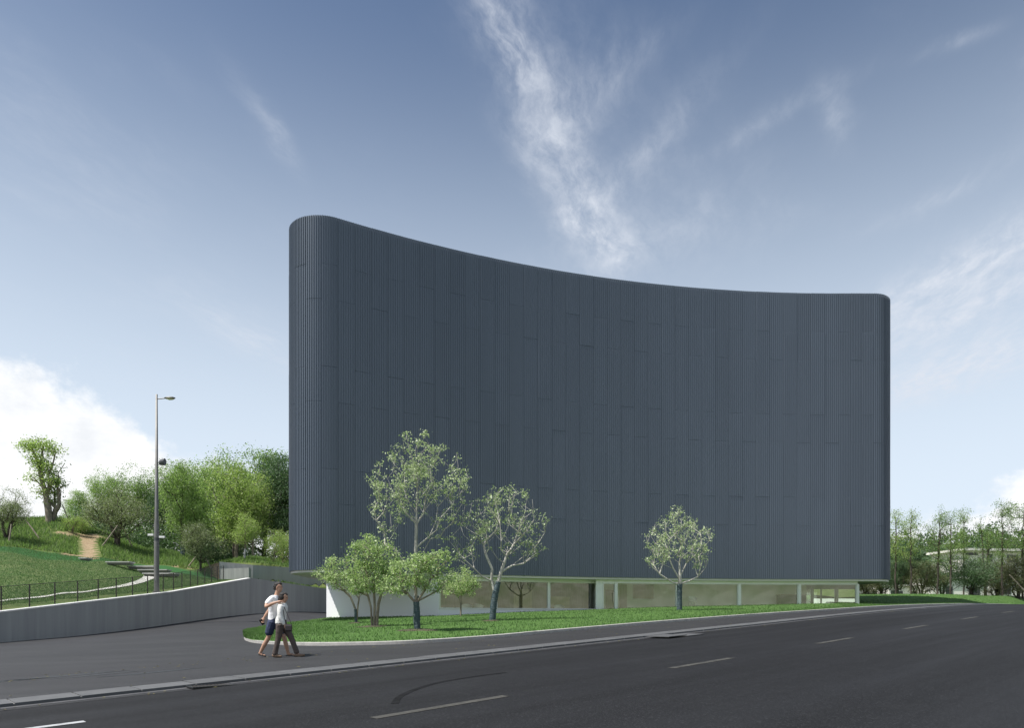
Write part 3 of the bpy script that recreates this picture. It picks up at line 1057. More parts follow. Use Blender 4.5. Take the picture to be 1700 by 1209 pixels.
def wall_seg(p0, p1, t0, t1, th, zb, name, m, par, top_cut=0.0):
    d_ = np.array(p1) - np.array(p0)
    d_ = d_ / np.linalg.norm(d_)
    n_ = np.array([-d_[1], d_[0]]) * th      # to the left of travel: into the hill
    q0, q1 = np.array(p0), np.array(p1)
    b_ = MB()
    lo = [(q0[0], q0[1], zb(*q0)), (q1[0], q1[1], zb(*q1)), (q1[0] + n_[0], q1[1] + n_[1], zb(*q1)), (q0[0] + n_[0], q0[1] + n_[1], zb(*q0))]
    hi = [(q0[0], q0[1], t0 - top_cut), (q1[0], q1[1], t1 - top_cut), (q1[0] + n_[0], q1[1] + n_[1], t1 - top_cut), (q0[0] + n_[0], q0[1] + n_[1], t0 - top_cut)]
    b_.hexa(lo, hi)
    return off(b_.build(name, m), par)


zb = lambda x, y: float(z_pave(x, y)) - 0.5
for i in range(1, len(WALL)):
    p0, p1 = np.array(WALL[i - 1]), np.array(WALL[i])
    d_ = (p1 - p0) / np.linalg.norm(p1 - p0)
    g = 0.012
    wall_seg(p0 + d_ * g, p1 - d_ * g, WTOP[i - 1], WTOP[i], 0.32, zb, 'wall_panel', M['concrete'], rw, 0.07)
    d3 = MB()
    n_ = np.array([-d_[1], d_[0]])
    a0, a1 = p0 - n_ * 0.02, p1 - n_ * 0.02
    b0, b1 = p0 + n_ * 0.36, p1 + n_ * 0.36
    d3.hexa([(a0[0], a0[1], WTOP[i - 1] - 0.068), (a1[0], a1[1], WTOP[i] - 0.068), (b1[0], b1[1], WTOP[i] - 0.068), (b0[0], b0[1], WTOP[i - 1] - 0.068)],
            [(a0[0], a0[1], WTOP[i - 1]), (a1[0], a1[1], WTOP[i]), (b1[0], b1[1], WTOP[i]), (b0[0], b0[1], WTOP[i - 1])])
    off(d3.build('cap', M['cap']), rw)
for i in range(1, len(WALL2)):
    p0, p1 = np.array(WALL2[i - 1]), np.array(WALL2[i])
    wall_seg(p0, p1, WTOP2[i - 1], WTOP2[i], 0.32, zb, 'wall_panel', M['concrete'], rw)

# wall higher up, behind the ramp, ending in a free end on the slope
bw = empty('upper_wall', tuple(at(364, 948, 66)), 'grey concrete wall on the slope between the trees and the ramp', 'wall')
pa, pb = at(364, 933, 66), at(375, 935, 65.6)
for (x0, y0, Y0), (x1, y1, Y1) in zip(BWL[:-1], BWL[1:]):
    q0, q1 = at(x0, y0, Y0), at(x1, y1, Y1)
    wall_seg(q0[:2], q1[:2], q0[2], q1[2], 0.5, lambda x, y: CZ + 1.0, 'wall_panel', M['concrete'], bw)
lw = empty('low_parapet', tuple(at(392, 957, 64.5)), 'short pale concrete parapet in front of the upper grey wall', 'wall')
q0, q1 = at(366, 945, 64.7), at(413, 943, 64.2)
wall_seg(q0[:2], q1[:2], q0[2], q1[2], 0.4, lambda x, y: CZ + 1.4, 'parapet', M['pale_concrete'], lw)

# wire fence along the wall top
fn = empty('wire_fence', (wall_x(33) - 0.75, 33, CZ), 'thin dark wire mesh fence with slim posts above the retaining wall', 'fence')
post_px = [2, 49, 91, 129, 163, 193, 220, 245, 271, 288, 302, 316, 328, 340, 351, 361, 371]


def hill_s(x, y):
    x, y = float(x), float(y)
    d_ = float(wall_x(y)) - 0.12 - x
    z = float(z_hill(x, y))
    if y <= 55.5:
        w = 1 - float(sstep(0.2, 2.5, d_))
        z = z * (1 - w) + (float(np.interp(y, [p[1] for p in WALL], WTOP)) - 0.05) * w
    return z


posts = []
for k in range(2, 0, -1):
    posts.append((float(wall_x(32 - 2 * k)) - 0.7, 32 - 2 * k))
for px in post_px:
    t_ = (px - CX) / F
    offx = 0.7 if px < 280 else 0.7 + (px - 280) * 0.012
    ys_ = np.linspace(28, 75, 3000)
    dd = np.abs(t_ * ys_ - (np.interp(ys_, [p[1] for p in WALL], [p[0] for p in WALL]) - offx))
    Yp = ys_[np.argmin(dd)]
    posts.append((t_ * Yp, Yp))
FH = 1.13
pm = MB()
pm.tube([(0, 0, -0.3), (0, 0, FH)], 0.032, 6)
post_me = pm.mesh('post', M['fence'])
tops = []
for x, y in posts:
    z = hill_s(x, y)
    o = link('post', post_me)
    o.location = (x, y, z)
    off(o, fn)
    tops.append((x, y, z))
rail = MB()
rail.tube([(x, y, z + FH - 0.02) for x, y, z in tops], 0.018, 5)
off(rail.build('top_rail', M['fence']), fn)
wm = MB()
for (x0, y0, z0), (x1, y1, z1) in zip(tops[:-1], tops[1:]):
    L = math.hypot(x1 - x0, y1 - y0)
    n = int(L / 0.14)
    for k in range(-7, n):
        for sgn in (1, -1):
            u0, u1 = k * 0.14, k * 0.14 + 1.0
            v0, v1 = (0.05, 1.05) if sgn > 0 else (1.05, 0.05)
            c0, c1 = max(u0, 0), min(u1, L)
            if c1 - c0 < 0.05:
                continue
            va = v0 + (v1 - v0) * (c0 - u0)
            vb = v0 + (v1 - v0) * (c1 - u0)
            A = Vector((x0 + (x1 - x0) * c0 / L, y0 + (y1 - y0) * c0 / L, z0 + (z1 - z0) * c0 / L + va))
            B = Vector((x0 + (x1 - x0) * c1 / L, y0 + (y1 - y0) * c1 / L, z0 + (z1 - z0) * c1 / L + vb))
            wm.tube([A, B], 0.005, 3, False)
o = off(wm.build('wire_mesh', M['fence']), fn)
o['kind'] = 'stuff'

# pale footpath curving over the turf
pp = [raycast(px, py, z_hill, 28)[:2] for px, py in ((-60, 1003), (0, 1000), (60, 994), (130, 985.5), (190, 977), (225, 969.5), (243, 963), (250, 958.5))]
pl = catmull(pp, 8)
ring_l, ring_r = [], []
for i in range(len(pl)):
    d_ = pl[min(i + 1, len(pl) - 1)] - pl[max(i - 1, 0)]
    d_ = d_ / np.linalg.norm(d_)
    n_ = np.array([-d_[1], d_[0]])
    w = 0.11 + 0.42 * (i / len(pl)) ** 3
    for side, lst in ((w, ring_l), (-w, ring_r)):
        q = pl[i] + n_ * side
        lst.append((q[0], q[1], hill_s(q[0], q[1]) + 0.06))
pv = MB()
for i in range(len(pl) - 1):
    pv.quad(ring_r[i], ring_r[i + 1], ring_l[i + 1], ring_l[i])
tag(pv.build('footpath', M['path_white'], None, True), kind='structure')

# flight of wide slab steps
st = empty('garden_steps', tuple(raycast(240, 956, z_hill, 30)), 'flight of shallow pale concrete steps climbing the turf behind the lamp post', 'steps')
for (x0, x1, y0) in ((131, 147, 930.5), (172, 222, 937), (207, 262, 944), (224, 285, 950), (231, 300, 956)):
    p = raycast(x0, y0, z_hill, 30)
    q = raycast(x0 + 6, y0 + 0.4, z_hill, 30)
    Yd = p[1]
    w = (x1 - x0) / F * Yd
    s_ = MB()
    s_.box((0, 0, 0), (w * 0.8, 0.9, 0.09))
    o = s_.build('step', M['step'])
    o.location = (p[0] + w / 2, Yd + 0.25, p[2] + 0.16)
    off(o, st)
    s2 = MB()
    s2.box((0, 0, 0), (w * 0.78, 0.5, 0.16))
    o2 = s2.build('riser', M['riser'])
    o2.location = (p[0] + w / 2, Yd + 0.25, p[2] + 0.03)
    off(o2, st)

# tall lamp post
LX0 = at(260, 980, 43.6)
LZ0 = hill_s(LX0[0], LX0[1])
lp = empty('lamp_post', (LX0[0], LX0[1], LZ0), 'tall grey street lamp post with single arm behind the wire fence', 'lamp post')
LH = CZ + (HZ - 655) / F * 43.6 - LZ0
b_ = MB()
b_.tube([(0, 0, -0.4), (0, 0, 0), (0, 0, LH * 0.35), (0, 0, LH * 0.37), (0, 0, LH)], [0.16, 0.16, 0.145, 0.115, 0.06], 12)
b_.build('pole', M['galv'], lp, True)
b_ = MB()
b_.tube([(0, 0, -0.3), (0, 0, 0.12)], 0.24, 12)
b_.build('base', M['galv'], lp)
b_ = MB()
b_.tube([(0.0, 0, LH - 0.30), (0.62, 0, LH - 0.24)], 0.035, 8)
b_.build('arm', M['galv'], lp)
b_ = MB()
rr = []
for u, w, h in ((0, 0.05, 0.03), (0.1, 0.13, 0.06), (0.3, 0.17, 0.09), (0.55, 0.14, 0.08), (0.68, 0.06, 0.03)):
    rr.append([(0.5 + u, math.cos(k * math.pi / 5) * w, LH - 0.235 + math.sin(k * math.pi / 5) * h) for k in range(10)])
b_.loft(rr)
hd = b_.build('lamp_head', M['galv'], lp, True)
b_ = MB()
rr = []
for u, w, h in ((0.12, 0.10, 0.03), (0.3, 0.15, 0.09), (0.52, 0.12, 0.08), (0.62, 0.05, 0.03)):
    rr.append([(0.5 + u, math.cos(k * math.pi / 5) * w, LH - 0.27 + math.sin(k * math.pi / 5) * h) for k in range(10)])
b_.loft(rr)
b_.build('lamp_cover', M['lampglass'], hd, True)
zs = CZ + (HZ - 769) / F * 43.6 - LZ0
b_ = MB()
rr = []
for u, r in ((0.0, 0.10), (0.10, 0.17), (0.30, 0.21), (0.36, 0.20)):
    rr.append([(0.17 + u, math.cos(k * math.pi / 6) * r, zs + 0.02 + u * 0.15 + math.sin(k * math.pi / 6) * r * 1.1) for k in range(12)])
b_.loft(rr)
sl_ = b_.build('spotlight', M['lamp_dark'], lp)
b_ = MB()
b_.tube([(0.05, 0, zs - 0.1), (0.2, 0, zs - 0.1), (0.28, 0, zs)], 0.025, 6)
b_.build('bracket', M['galv'], sl_)
zc_ = CZ + (HZ - 892) / F * 43.6 - LZ0
for sx, zz in ((1, zc_), (-1, zc_ + 0.14)):
    b_ = MB()
    b_.box((sx * 0.36, -0.02, zz), (0.34, 0.13, 0.12))
    cm = b_.build('security_camera', M['white_plastic'], lp)
    b_ = MB()
    b_.tube([(sx * 0.1, 0, zz - 0.12), (sx * 0.3, 0, zz - 0.10), (sx * 0.34, 0, zz - 0.04)], 0.02, 6)
    b_.build('bracket', M['lamp_dark'], cm)
b_ = MB()
b_.tube([(0, 0, zc_ - 0.25), (0, 0, zc_ - 0.05)], 0.155, 12)
b_.build('clamp', M['lamp_dark'], lp)

# drain grate and concrete inlet cover in the gutter
def on_road(px, py):
    return raycast(px, py, lambda x, y: z_road(a_of(x, y)))


g0 = on_road(352, 1141)
ga = a_of(g0[0], g0[1])
gx, gy = xy_of(ga, B_KERB - 0.24)
rzr = math.atan2(UY, UX)
dg = empty('drain_grate', (gx, gy, float(z_road(ga)) + 0.006), 'dark iron drain grate in the gutter before the walking couple', 'drain', rz=rzr)
b_ = MB()
for yy_ in (-0.17, 0.17):
    b_.box((0, yy_, 0.006), (0.7, 0.03, 0.022))
for xx_ in (-0.35, 0.35):
    b_.box((xx_, 0, 0.006), (0.03, 0.37, 0.022))
b_.build('frame', M['black'], dg)
b_ = MB()
b_.box((0, 0, -0.03), (0.68, 0.34, 0.05))
b_.build('pit', M['house_dark'], dg)
bar = MB()
bar.box((0, 0, 0.004), (0.024, 0.31, 0.02))
bm_ = bar.mesh('bar', M['fence'])
for k in range(11):
    o = link('bar', bm_, dg)
    o.location = (-0.30 + k * 0.06, 0, 0)
g0 = on_road(1150, 1056)
ga = a_of(g0[0], g0[1])
gx, gy = xy_of(ga, B_KERB - 0.62)
cv_ = empty('inlet_cover', (gx, gy, float(z_road(ga)) + 0.006), 'pale concrete inlet cover set in the road by the slab kerb', 'drain cover', rz=rzr)
for k in range(3):
    b_ = MB()
    b_.box((0, 0, 0.004), (0.92, 0.8, 0.02))
    o = b_.build('cover_slab', M['slab'], cv_)
    o.location = ((k - 1) * 0.95, 0, 0.008 * (k % 2))
    o.rotation_euler = (0, -0.045, 0)

# ------------------------------------------------------------------ the dark building
OX, OY, R0 = 23.5, -16.9, 66.0
NR = 2.2
NCX = -11.3
NCY = OY + math.sqrt((R0 + NR) ** 2 - (NCX - OX) ** 2)
RC, RCX = 2.0, 26.0
RCY = OY + R0 + RC
Z_LO, Z_HI = CZ + 2.80, CZ + 23.4
bd = empty('gallery_building', (7, 52, CZ + 0.1), 'large dark grey curved building clad in ribbed metal above a glazed ground floor', 'building')


def facade_y(x):
    x = np.asarray(x, dtype=float)
    return np.where(x < OX, OY + np.sqrt(np.maximum(R0 ** 2 - (x - OX) ** 2, 0)), OY + R0)


# run: (start point, heading, length, curvature, columns)
TX, TY = OX + (NCX - OX) * R0 / (R0 + NR), OY + (NCY - OY) * R0 / (R0 + NR)
h_f = math.asin((OX - TX) / R0)
arc_n = (math.pi / 2 + h_f) * NR
runs = [((NCX - NR, NCY + 16.0), -math.pi / 2, 16.0, 0.0, 16),
        ((NCX - NR, NCY), -math.pi / 2, arc_n, 1 / NR, 5),
        ((TX, TY), h_f, h_f * R0, -1 / R0, 35),
        ((OX, OY + R0), 0.0, RCX - OX, 0.0, 3),
        ((RCX, OY + R0), 0.0, math.pi / 2 * RC, 1 / RC, 3),
        ((RCX + RC, RCY), math.pi / 2, 6.0, 0.0, 6)]


def walk(p, h, k, s):
    if abs(k) < 1e-9:
        lx, ly, dh = s, 0.0, 0.0
    else:
        lx, ly, dh = math.sin(k * s) / k, (1 - math.cos(k * s)) / k, k * s
    return (p[0] + lx * math.cos(h) - ly * math.sin(h), p[1] + lx * math.sin(h) + ly * math.cos(h)), h + dh


panel_cache = {}


def panel_mesh(w, k, h):
    key = (round(w, 4), round(k, 5), round(h, 3))
    if key in panel_cache:
        return panel_cache[key]
    g = 0.006
    prof = [(g, 0.0)]
    n = 7
    pitch = (w - 2 * g) / n
    for i in range(n):
        c = g + (i + 0.5) * pitch
        rw_ = 0.034
        prof += [(c - rw_ / 2 - 0.006, 0.0), (c - rw_ / 2, 0.036), (c + rw_ / 2, 0.036), (c + rw_ / 2 + 0.006, 0.0)]
    prof += [(w - g, 0.0)]
    pts = []
    for s, d_ in prof:
        (x, y), th = walk((0, 0), 0.0, k, s)
        pts.append((x + math.sin(th) * d_, y - math.cos(th) * d_))
    bk_ = []
    for s in np.linspace(w - g, g, 4):
        (x, y), th = walk((0, 0), 0.0, k, s)
        bk_.append((x - math.sin(th) * 0.05, y + math.cos(th) * 0.05))
    loop = pts + bk_
    m_ = MB()
    m_.loft([[(x, y, 0.006) for x, y in loop], [(x, y, h - 0.006) for x, y in loop]])
    panel_cache[key] = m_.mesh('panel', M['cladding'])
    return panel_cache[key]


LEV = [[2.80, 8.70, 14.65, 20.60, 23.4], [2.80, 6.67, 12.62, 18.57, 23.4]]
ci = 0
cols = []
for p, h, L, k, n in runs:
    w = L / n
    for i in range(n):
        q, hh_ = walk(p, h, k, i * w)
        lv = LEV[ci % 2]
        for z0, z1 in zip(lv[:-1], lv[1:]):
            o = link('panel', panel_mesh(w, k, z1 - z0))
            dpt = random.gauss(0, 0.0035)
            o.location = (q[0] - math.sin(hh_) * dpt, q[1] + math.cos(hh_) * dpt, CZ + z0)
            o.rotation_euler = (random.gauss(0, 0.0007), 0, hh_ + random.gauss(0, 0.003))
            off(o, bd)
        ci += 1

outline = []
for p, h, L, k, n in runs:
    for i in range(n * (3 if k else 1)):
        q, hh_ = walk(p, h, k, i * L / (n * (3 if k else 1)))
        outline.append((q, hh_))
outline.append(((RCX + RC, RCY + 6.0), math.pi / 2))
def inset(d_):
    return [(q[0] - math.sin(h) * d_, q[1] + math.cos(h) * d_) for q, h in outline]


core = MB()
ol = inset(0.075)
core.loft([[(x, y, Z_LO + 0.03) for x, y in ol], [(x, y, Z_HI - 0.12) for x, y in ol]])
off(core.build('wall_backing', M['cladding_back']), bd)
so = MB()
ol = inset(0.07)
so.loft([[(x, y, Z_LO - 0.13) for x, y in ol], [(x, y, Z_LO + 0.028) for x, y in ol]])
off(so.build('soffit', M['soffit']), bd)
rf = MB()
ol = inset(0.5)
rf.loft([[(x, y, Z_HI - 0.119) for x, y in ol], [(x, y, Z_HI - 0.05) for x, y in ol]])
off(rf.build('roof', M['pale_concrete']), bd)

# ground floor
ZS = Z_LO - 0.132


def solve_x(px, setback):
    t_ = (px - CX) / F
    ys_ = np.linspace(36, 60, 6000)
    k = np.argmin(np.abs(ys_ - (facade_y(t_ * ys_) + setback)))
    return np.array([t_ * ys_[k], ys_[k]])


def bar3(p0, p1, z0, z1, th, name, m, par=bd, shift=0.0):
    """upright board between two plan points, th deep, face set back by shift"""
    p0, p1 = np.array(p0, dtype=float), np.array(p1, dtype=float)
    d_ = (p1 - p0) / np.linalg.norm(p1 - p0)
    n_ = np.array([-d_[1], d_[0]])
    a0, a1 = p0 + n_ * shift, p1 + n_ * shift
    c0, c1 = a0 + n_ * th, a1 + n_ * th
    b_ = MB()
    b_.hexa([(a0[0], a0[1], z0), (a1[0], a1[1], z0), (c1[0], c1[1], z0), (c0[0], c0[1], z0)],
            [(a0[0], a0[1], z1), (a1[0], a1[1], z1), (c1[0], c1[1], z1), (c0[0], c0[1], z1)])
    o = b_.build(name, m)
    if par is bd:
        return off(o, bd)
    o.parent = par
    o.matrix_parent_inverse = (par.parent.matrix_basis @ par.matrix_basis).inverted() if par.parent is not None and par.parent.matrix_basis != par.matrix_parent_inverse.inverted() else par.matrix_basis.inverted()
    return o


def sub(o, par):
    """parent a world-space mesh under a part whose own world matrix is the identity"""
    o.parent = par
    return o


W0 = np.array((-13.35, 49.1))
W1 = solve_x(728, 0.45)
W2 = solve_x(991, 1.0)
R_0 = solve_x(991, 0.40)
ZF_L, ZF_R = CZ + 0.15, CZ + 0.55
# rendered wall at the left end and its return along the side
bar3(W0, W1, CZ - 0.9, ZS, 0.25, 'wall', M['render'])
bar3((-13.35, 57.6), W0 + np.array((0, 0.253)), CZ - 0.9, ZS, 0.25, 'wall', M['render'])


def window(p0, p1, z0, z1, zbase, fr=0.10, glass=True, depth=0.16):
    """a framed fixed light between plan points; frame parts then pane"""
    d_ = (p1 - p0) / np.linalg.norm(p1 - p0)
    n_ = np.array([-d_[1], d_[0]])
    b_ = MB()
    def brd(u0, u1, za, zb_):
        a0, a1 = p0 + d_ * u0, p0 + d_ * u1
        c0, c1 = a0 + n_ * depth, a1 + n_ * depth
        b_.hexa([(a0[0], a0[1], za), (a1[0], a1[1], za), (c1[0], c1[1], za), (c0[0], c0[1], za)],
                [(a0[0], a0[1], zb_), (a1[0], a1[1], zb_), (c1[0], c1[1], zb_), (c0[0], c0[1], zb_)])
    L = np.linalg.norm(p1 - p0)
    brd(0, fr, z0, z1)
    brd(L - fr, L, z0, z1)
    brd(fr, L - fr, z1 - fr, z1)
    brd(fr, L - fr, z0, z0 + fr)
    wd = off(b_.build('window', M['frame']), bd)
    a0, a1 = p0 + d_ * (fr - 0.01) + n_ * 0.06, p0 + d_ * (L - fr + 0.01) + n_ * 0.06
    g_ = MB()
    g_.quad((a0[0], a0[1], z0 + fr - 0.01), (a1[0], a1[1], z0 + fr - 0.01), (a1[0], a1[1], z1 - fr + 0.01), (a0[0], a0[1], z1 - fr + 0.01))
    pn = g_.build('pane', M['glass'])
    pn.parent = wd
    return wd


LT, LB = CZ + 2.53, CZ + 0.57
lp_ = [W1, solve_x(823.5, 0.63), solve_x(911.5, 0.83), W2]
for p0, p1 in zip(lp_[:-1], lp_[1:]):
    window(p0, p1, LB, LT, LB, 0.10)
    bar3(p0, p1, LT + 0.002, ZS, 0.2, 'lintel', M['frame'], shift=0.02)
    bar3(p0, p1, CZ - 0.9, LB - 0.002, 0.22, 'wall', M['render'], shift=0.03)
# step forward between the two halves of the front
bar3(W2 + np.array((0.003, 0.3)), R_0, CZ - 0.5, ZS, 0.05, 'wall', M['render'], shift=-0.05)
rp = [solve_x(px, 0.40) for px in (1000, 1022.5, 1125, 1227.5, 1327, 1424)]
bar3(R_0, rp[0], CZ - 0.5, ZS, 0.35, 'column', M['frame'])
# door
dw = window(rp[0] + np.array((0.01, 0)), rp[1], ZF_R, LT - 0.05, ZF_R, 0.09)
dw.name = 'door'
hx = rp[1] - (rp[1] - rp[0]) * 0.16
hb = MB()
hb.tube([(hx[0], hx[1] - 0.07, CZ + 1.15), (hx[0], hx[1] - 0.07, CZ + 1.78)], 0.02, 8)
hb.tube([(hx[0], hx[1] - 0.07, CZ + 1.22), (hx[0], hx[1] + 0.02, CZ + 1.22)], 0.014, 6)
hb.tube([(hx[0], hx[1] - 0.07, CZ + 1.70), (hx[0], hx[1] + 0.02, CZ + 1.70)], 0.014, 6)
o = hb.build('handle', M['steel'])
o.parent = dw
bar3(rp[0], rp[-1], LT - 0.045, ZS, 0.14, 'lintel', M['frame'], shift=0.0) if False else None
for p0, p1 in zip(rp[:-1], rp[1:]):
    bar3(p0, p1, LT - 0.047, ZS, 0.2, 'lintel', M['frame'], shift=0.012)
for i, (p0, p1) in enumerate(zip(rp[1:-1], rp[2:])):
    d_ = (p1 - p0) / np.linalg.norm(p1 - p0)
    window(p0 + d_ * 0.09, p1 - d_ * 0.09, ZF_R, LT - 0.05, ZF_R, 0.05, depth=0.1)
for p in rp[1:]:
    bar3(p - np.array((0.085, 0.05)), p + np.array((0.085, -0.05)), CZ + 0.2, LT - 0.049, 0.22, 'column', M['frame'])
# glazed right-hand side
sx = rp[-1][0] + 0.02
sy = [rp[-1][1] + 0.2, rp[-1][1] + 3.0, rp[-1][1] + 5.8, 57.0]
for y0, y1 in zip(sy[:-1], sy[1:]):
    window(np.array((sx, y0)), np.array((sx, y1 - 0.02)), ZF_R, LT - 0.05, ZF_R, 0.06, depth=0.1)
    bar3((sx, y0), (sx, y1 - 0.02), LT - 0.047, ZS, 0.2, 'lintel', M['frame'], shift=-0.01)
# back of the right-hand room: glazing beyond the partition
PX = solve_x(1339, 3.0)
bx0 = PX[0] + 0.6
for x0, x1 in ((sx - 0.12, sx - 2.0), (sx - 2.02, bx0 - 2.0)):
    window(np.array((x0, 57.0)), np.array((x1, 57.0)), ZF_R, LT - 0.05, ZF_R, 0.06, depth=0.1)
    bar3((x0, 57.0), (x1, 57.0), LT - 0.047, ZS, 0.2, 'lintel', M['frame'], shift=-0.01)
# floors
fl = MB()
flp = [(W1[0] - 7.5, 49.3), (W1[0] + 0.2, W1[1] + 0.25), (lp_[1][0], lp_[1][1] + 0.25), (lp_[2][0], lp_[2][1] + 0.25), (W2[0], W2[1] + 0.25), (W2[0], 57.2), (W1[0] - 7.5, 57.2)]
fl.loft([[(x, y, ZF_L - 0.6) for x, y in flp], [(x, y, ZF_L) for x, y in flp]])
off(fl.build('floor_slab', M['floor']), bd)
fl = MB()
flp = [(W2[0] + 0.004, 48.0)] + [(p[0], p[1] + 0.02) for p in rp] + [(sx - 0.02, 57.2), (W2[0] + 0.004, 57.2)]
fl.loft([[(x, y, ZF_R - 0.6) for x, y in flp], [(x, y, ZF_R) for x, y in flp]])
off(fl.build('floor_slab', M['floor']), bd)
# solid back of the ground floor and the return between the two rooms
bar3((bx0 - 2.02, 57.05), (-13.1, 57.05), CZ - 0.5, ZS - 0.002, 0.2, 'wall', M['render'])
bar3((W2[0] + 0.25, 57.0), (W2[0] + 0.25, W2[1] + 0.45), CZ - 0.4, ZS - 0.002, 0.12, 'partition', M['cream'])
# interior walls seen through the glass
bar3((W1[0] - 3.0, 48.2), (W2[0] + 0.10, 52.4), ZF_L, ZS - 0.002, 0.15, 'partition', M['timber'])
for px, w, hh_ in ((868, 1.3, 1.35), (930, 1.4, 0.85)):
    c_ = solve_x(px, 3.2)
    bar3(c_ - np.array((w / 2, 0.2)), c_ + np.array((w / 2, 0.2)), ZF_L, ZF_L + 0.55 + hh_, 0.06, 'display_board', M['timber_pale'])
q0 = solve_x(1010, 3.6)
bar3(q0 - np.array((1.0, 0.1)), PX, ZF_R, ZS - 0.002, 0.15, 'partition', M['cream'])
dirp = (PX - (q0 - np.array((1.0, 0.1))))
dirp = dirp / np.linalg.norm(dirp)


def on_part(px):
    t_ = (px - CX) / F
    p0 = q0 - np.array((1.0, 0.1))
    # intersection of the view ray with the partition line
    s = (t_ * p0[1] - p0[0]) / (dirp[0] - t_ * dirp[1])
    return p0 + dirp * s


for xa, xb, za, zb_, nm in ((1005.5, 1021, ZF_R, CZ + 2.1, 'inner_door'), (1028, 1040.5, ZF_R, CZ + 2.5, 'inner_door'), (1051, 1085, CZ + 1.45, CZ + 2.5, 'shutter')):
    bar3(on_part(xa), on_part(xb), za, zb_, 0.04, nm, M['timber'], shift=-0.045)
    if nm == 'shutter':
        for zz_, zh in ((za - 0.06, za - 0.002), (zb_ + 0.002, zb_ + 0.05)):
            bar3(on_part(xa - 1.5), on_part(xb + 1.5), zz_, zh, 0.06, 'shutter_frame', M['frame'], shift=-0.062)
# reception counter with two small green screens
q1, q2 = solve_x(1296, 1.9), solve_x(1338, 1.9)
ct = empty('reception_counter', (q1[0], q1[1], ZF_R), 'low black counter seen through the glass near the right end', 'counter')
o = bar3(q1, q2, ZF_R, CZ + 1.72, 0.7, 'counter_body', M['black'])
o.parent = ct
o.matrix_parent_inverse = ct.matrix_basis.inverted()
o = bar3(q1 - np.array((0.05, 0.03)), q2 + np.array((0.05, -0.03)), CZ + 1.722, CZ + 1.78, 0.78, 'counter_top', M['timber'])
o.parent = ct
o.matrix_parent_inverse = ct.matrix_basis.inverted()


# white shell chairs in the left room plus one added by the cream wall
def chair(px, setback, floor, rz, label):
    p = solve_x(px, setback)
    t_ = empty('shell_chair', (p[0], p[1], floor), label, 'chair', 'white chairs behind the glass', rz)
    b_ = MB()
    ring = []
    for k in range(13):
        a_ = math.pi * (0.02 + 0.96 * k / 12)
        h_ = 0.62 + 0.16 * math.sin(a_)
        ring.append((0.36 * math.cos(a_), 0.32 * math.sin(a_) - 0.02, h_))
    b_.tube(ring, 0.035, 6)
    for i in range(12):
        (x0, y0, z0), (x1, y1, z1) = ring[i], ring[i + 1]
        b_.quad((x0 * 0.8, y0 * 0.8, 0.42), (x1 * 0.8, y1 * 0.8, 0.42), (x1, y1, z1), (x0, y0, z0))
    b_.build('backrest', M['white_plastic'], t_, True)
    b_ = MB()
    b_.loft([[(0.31 * math.cos(k * math.pi / 8), 0.29 * math.sin(k * math.pi / 8), z) for k in range(16)] for z in (0.38, 0.45)])
    b_.build('seat', M['white_plastic'], t_)
    for sx_ in (-1, 1):
        for sy_ in (-1, 1):
            b_ = MB()
            b_.tube([(0.26 * sx_, 0.24 * sy_, 0.0), (0.2 * sx_, 0.18 * sy_, 0.40)], 0.016, 6)
            b_.build('leg', M['steel'], t_)
    return t_


chair(775, 1.6, ZF_L, 0.3, 'leftmost white chair behind the long window left of the forked tree')
chair(795, 1.5, ZF_L, 2.6, 'white chair just left of the forked tree, behind the long window')
chair(928, 1.7, ZF_L, 0.1, 'white chair behind the pane left of the glass door')
chair(1150, 1.2, ZF_R + 0.25, 0.2, 'added white chair in place of a car-like reflection right of the lone lawn tree')  # added chair, its white curve stands in for a car outline mirrored in the glass

# ------------------------------------------------------------------ trees
def tube_np(segs, n=5):
    """segs: list of (p0, p1, r0, r1) -> verts, quads"""
    p0 = np.array([s[0] for s in segs]); p1 = np.array([s[1] for s in segs])
    r0 = np.array([s[2] for s in segs]); r1 = np.array([s[3] for s in segs])
    d_ = p1 - p0
    L = np.linalg.norm(d_, axis=1, keepdims=True) + 1e-9
    d_ = d_ / L
    ref = np.where(np.abs(d_[:, 2:3]) > 0.9, np.array([[1.0, 0, 0]]), np.array([[0, 0, 1.0]]))
    u = np.cross(d_, ref)
    u /= np.linalg.norm(u, axis=1, keepdims=True)
    v = np.cross(d_, u)
    an = np.arange(n) * 2 * np.pi / n
    c = np.cos(an)[None, :, None] * u[:, None, :] + np.sin(an)[None, :, None] * v[:, None, :]
    A = p0[:, None, :] + c * r0[:, None, None]
    B = p1[:, None, :] + c * r1[:, None, None]
    V = np.concatenate([A, B], 1)
    ns = len(segs)
    base = (np.arange(ns) * 2 * n)[:, None]
    k = np.arange(n)[None, :]
    k2 = (k + 1) % n
    Fq = np.stack([base + k, base + k + n, base + k2 + n, base + k2], -1).reshape(-1, 4)
    return V.reshape(-1, 3), Fq


def crown_pts(r, blobs, n, shell=0.55):
    """points inside a set of ellipsoids (centre, radii), pushed towards their skin"""
    w = np.array([b[1][0] * b[1][1] * b[1][2] for b in blobs]) ** 0.75
    w = w / w.sum()
    out = []
    for i in range(n):
        c, rd = blobs[r.choice(len(blobs), p=w)]
        d_ = r.normal(size=3)
        d_ /= np.linalg.norm(d_)
        q = r.random() ** (1 / 3.0)
        q = shell + (1 - shell) * q if r.random() < 0.75 else q
        out.append(np.array(c) + d_ * np.array(rd) * q)
    return np.array(out)


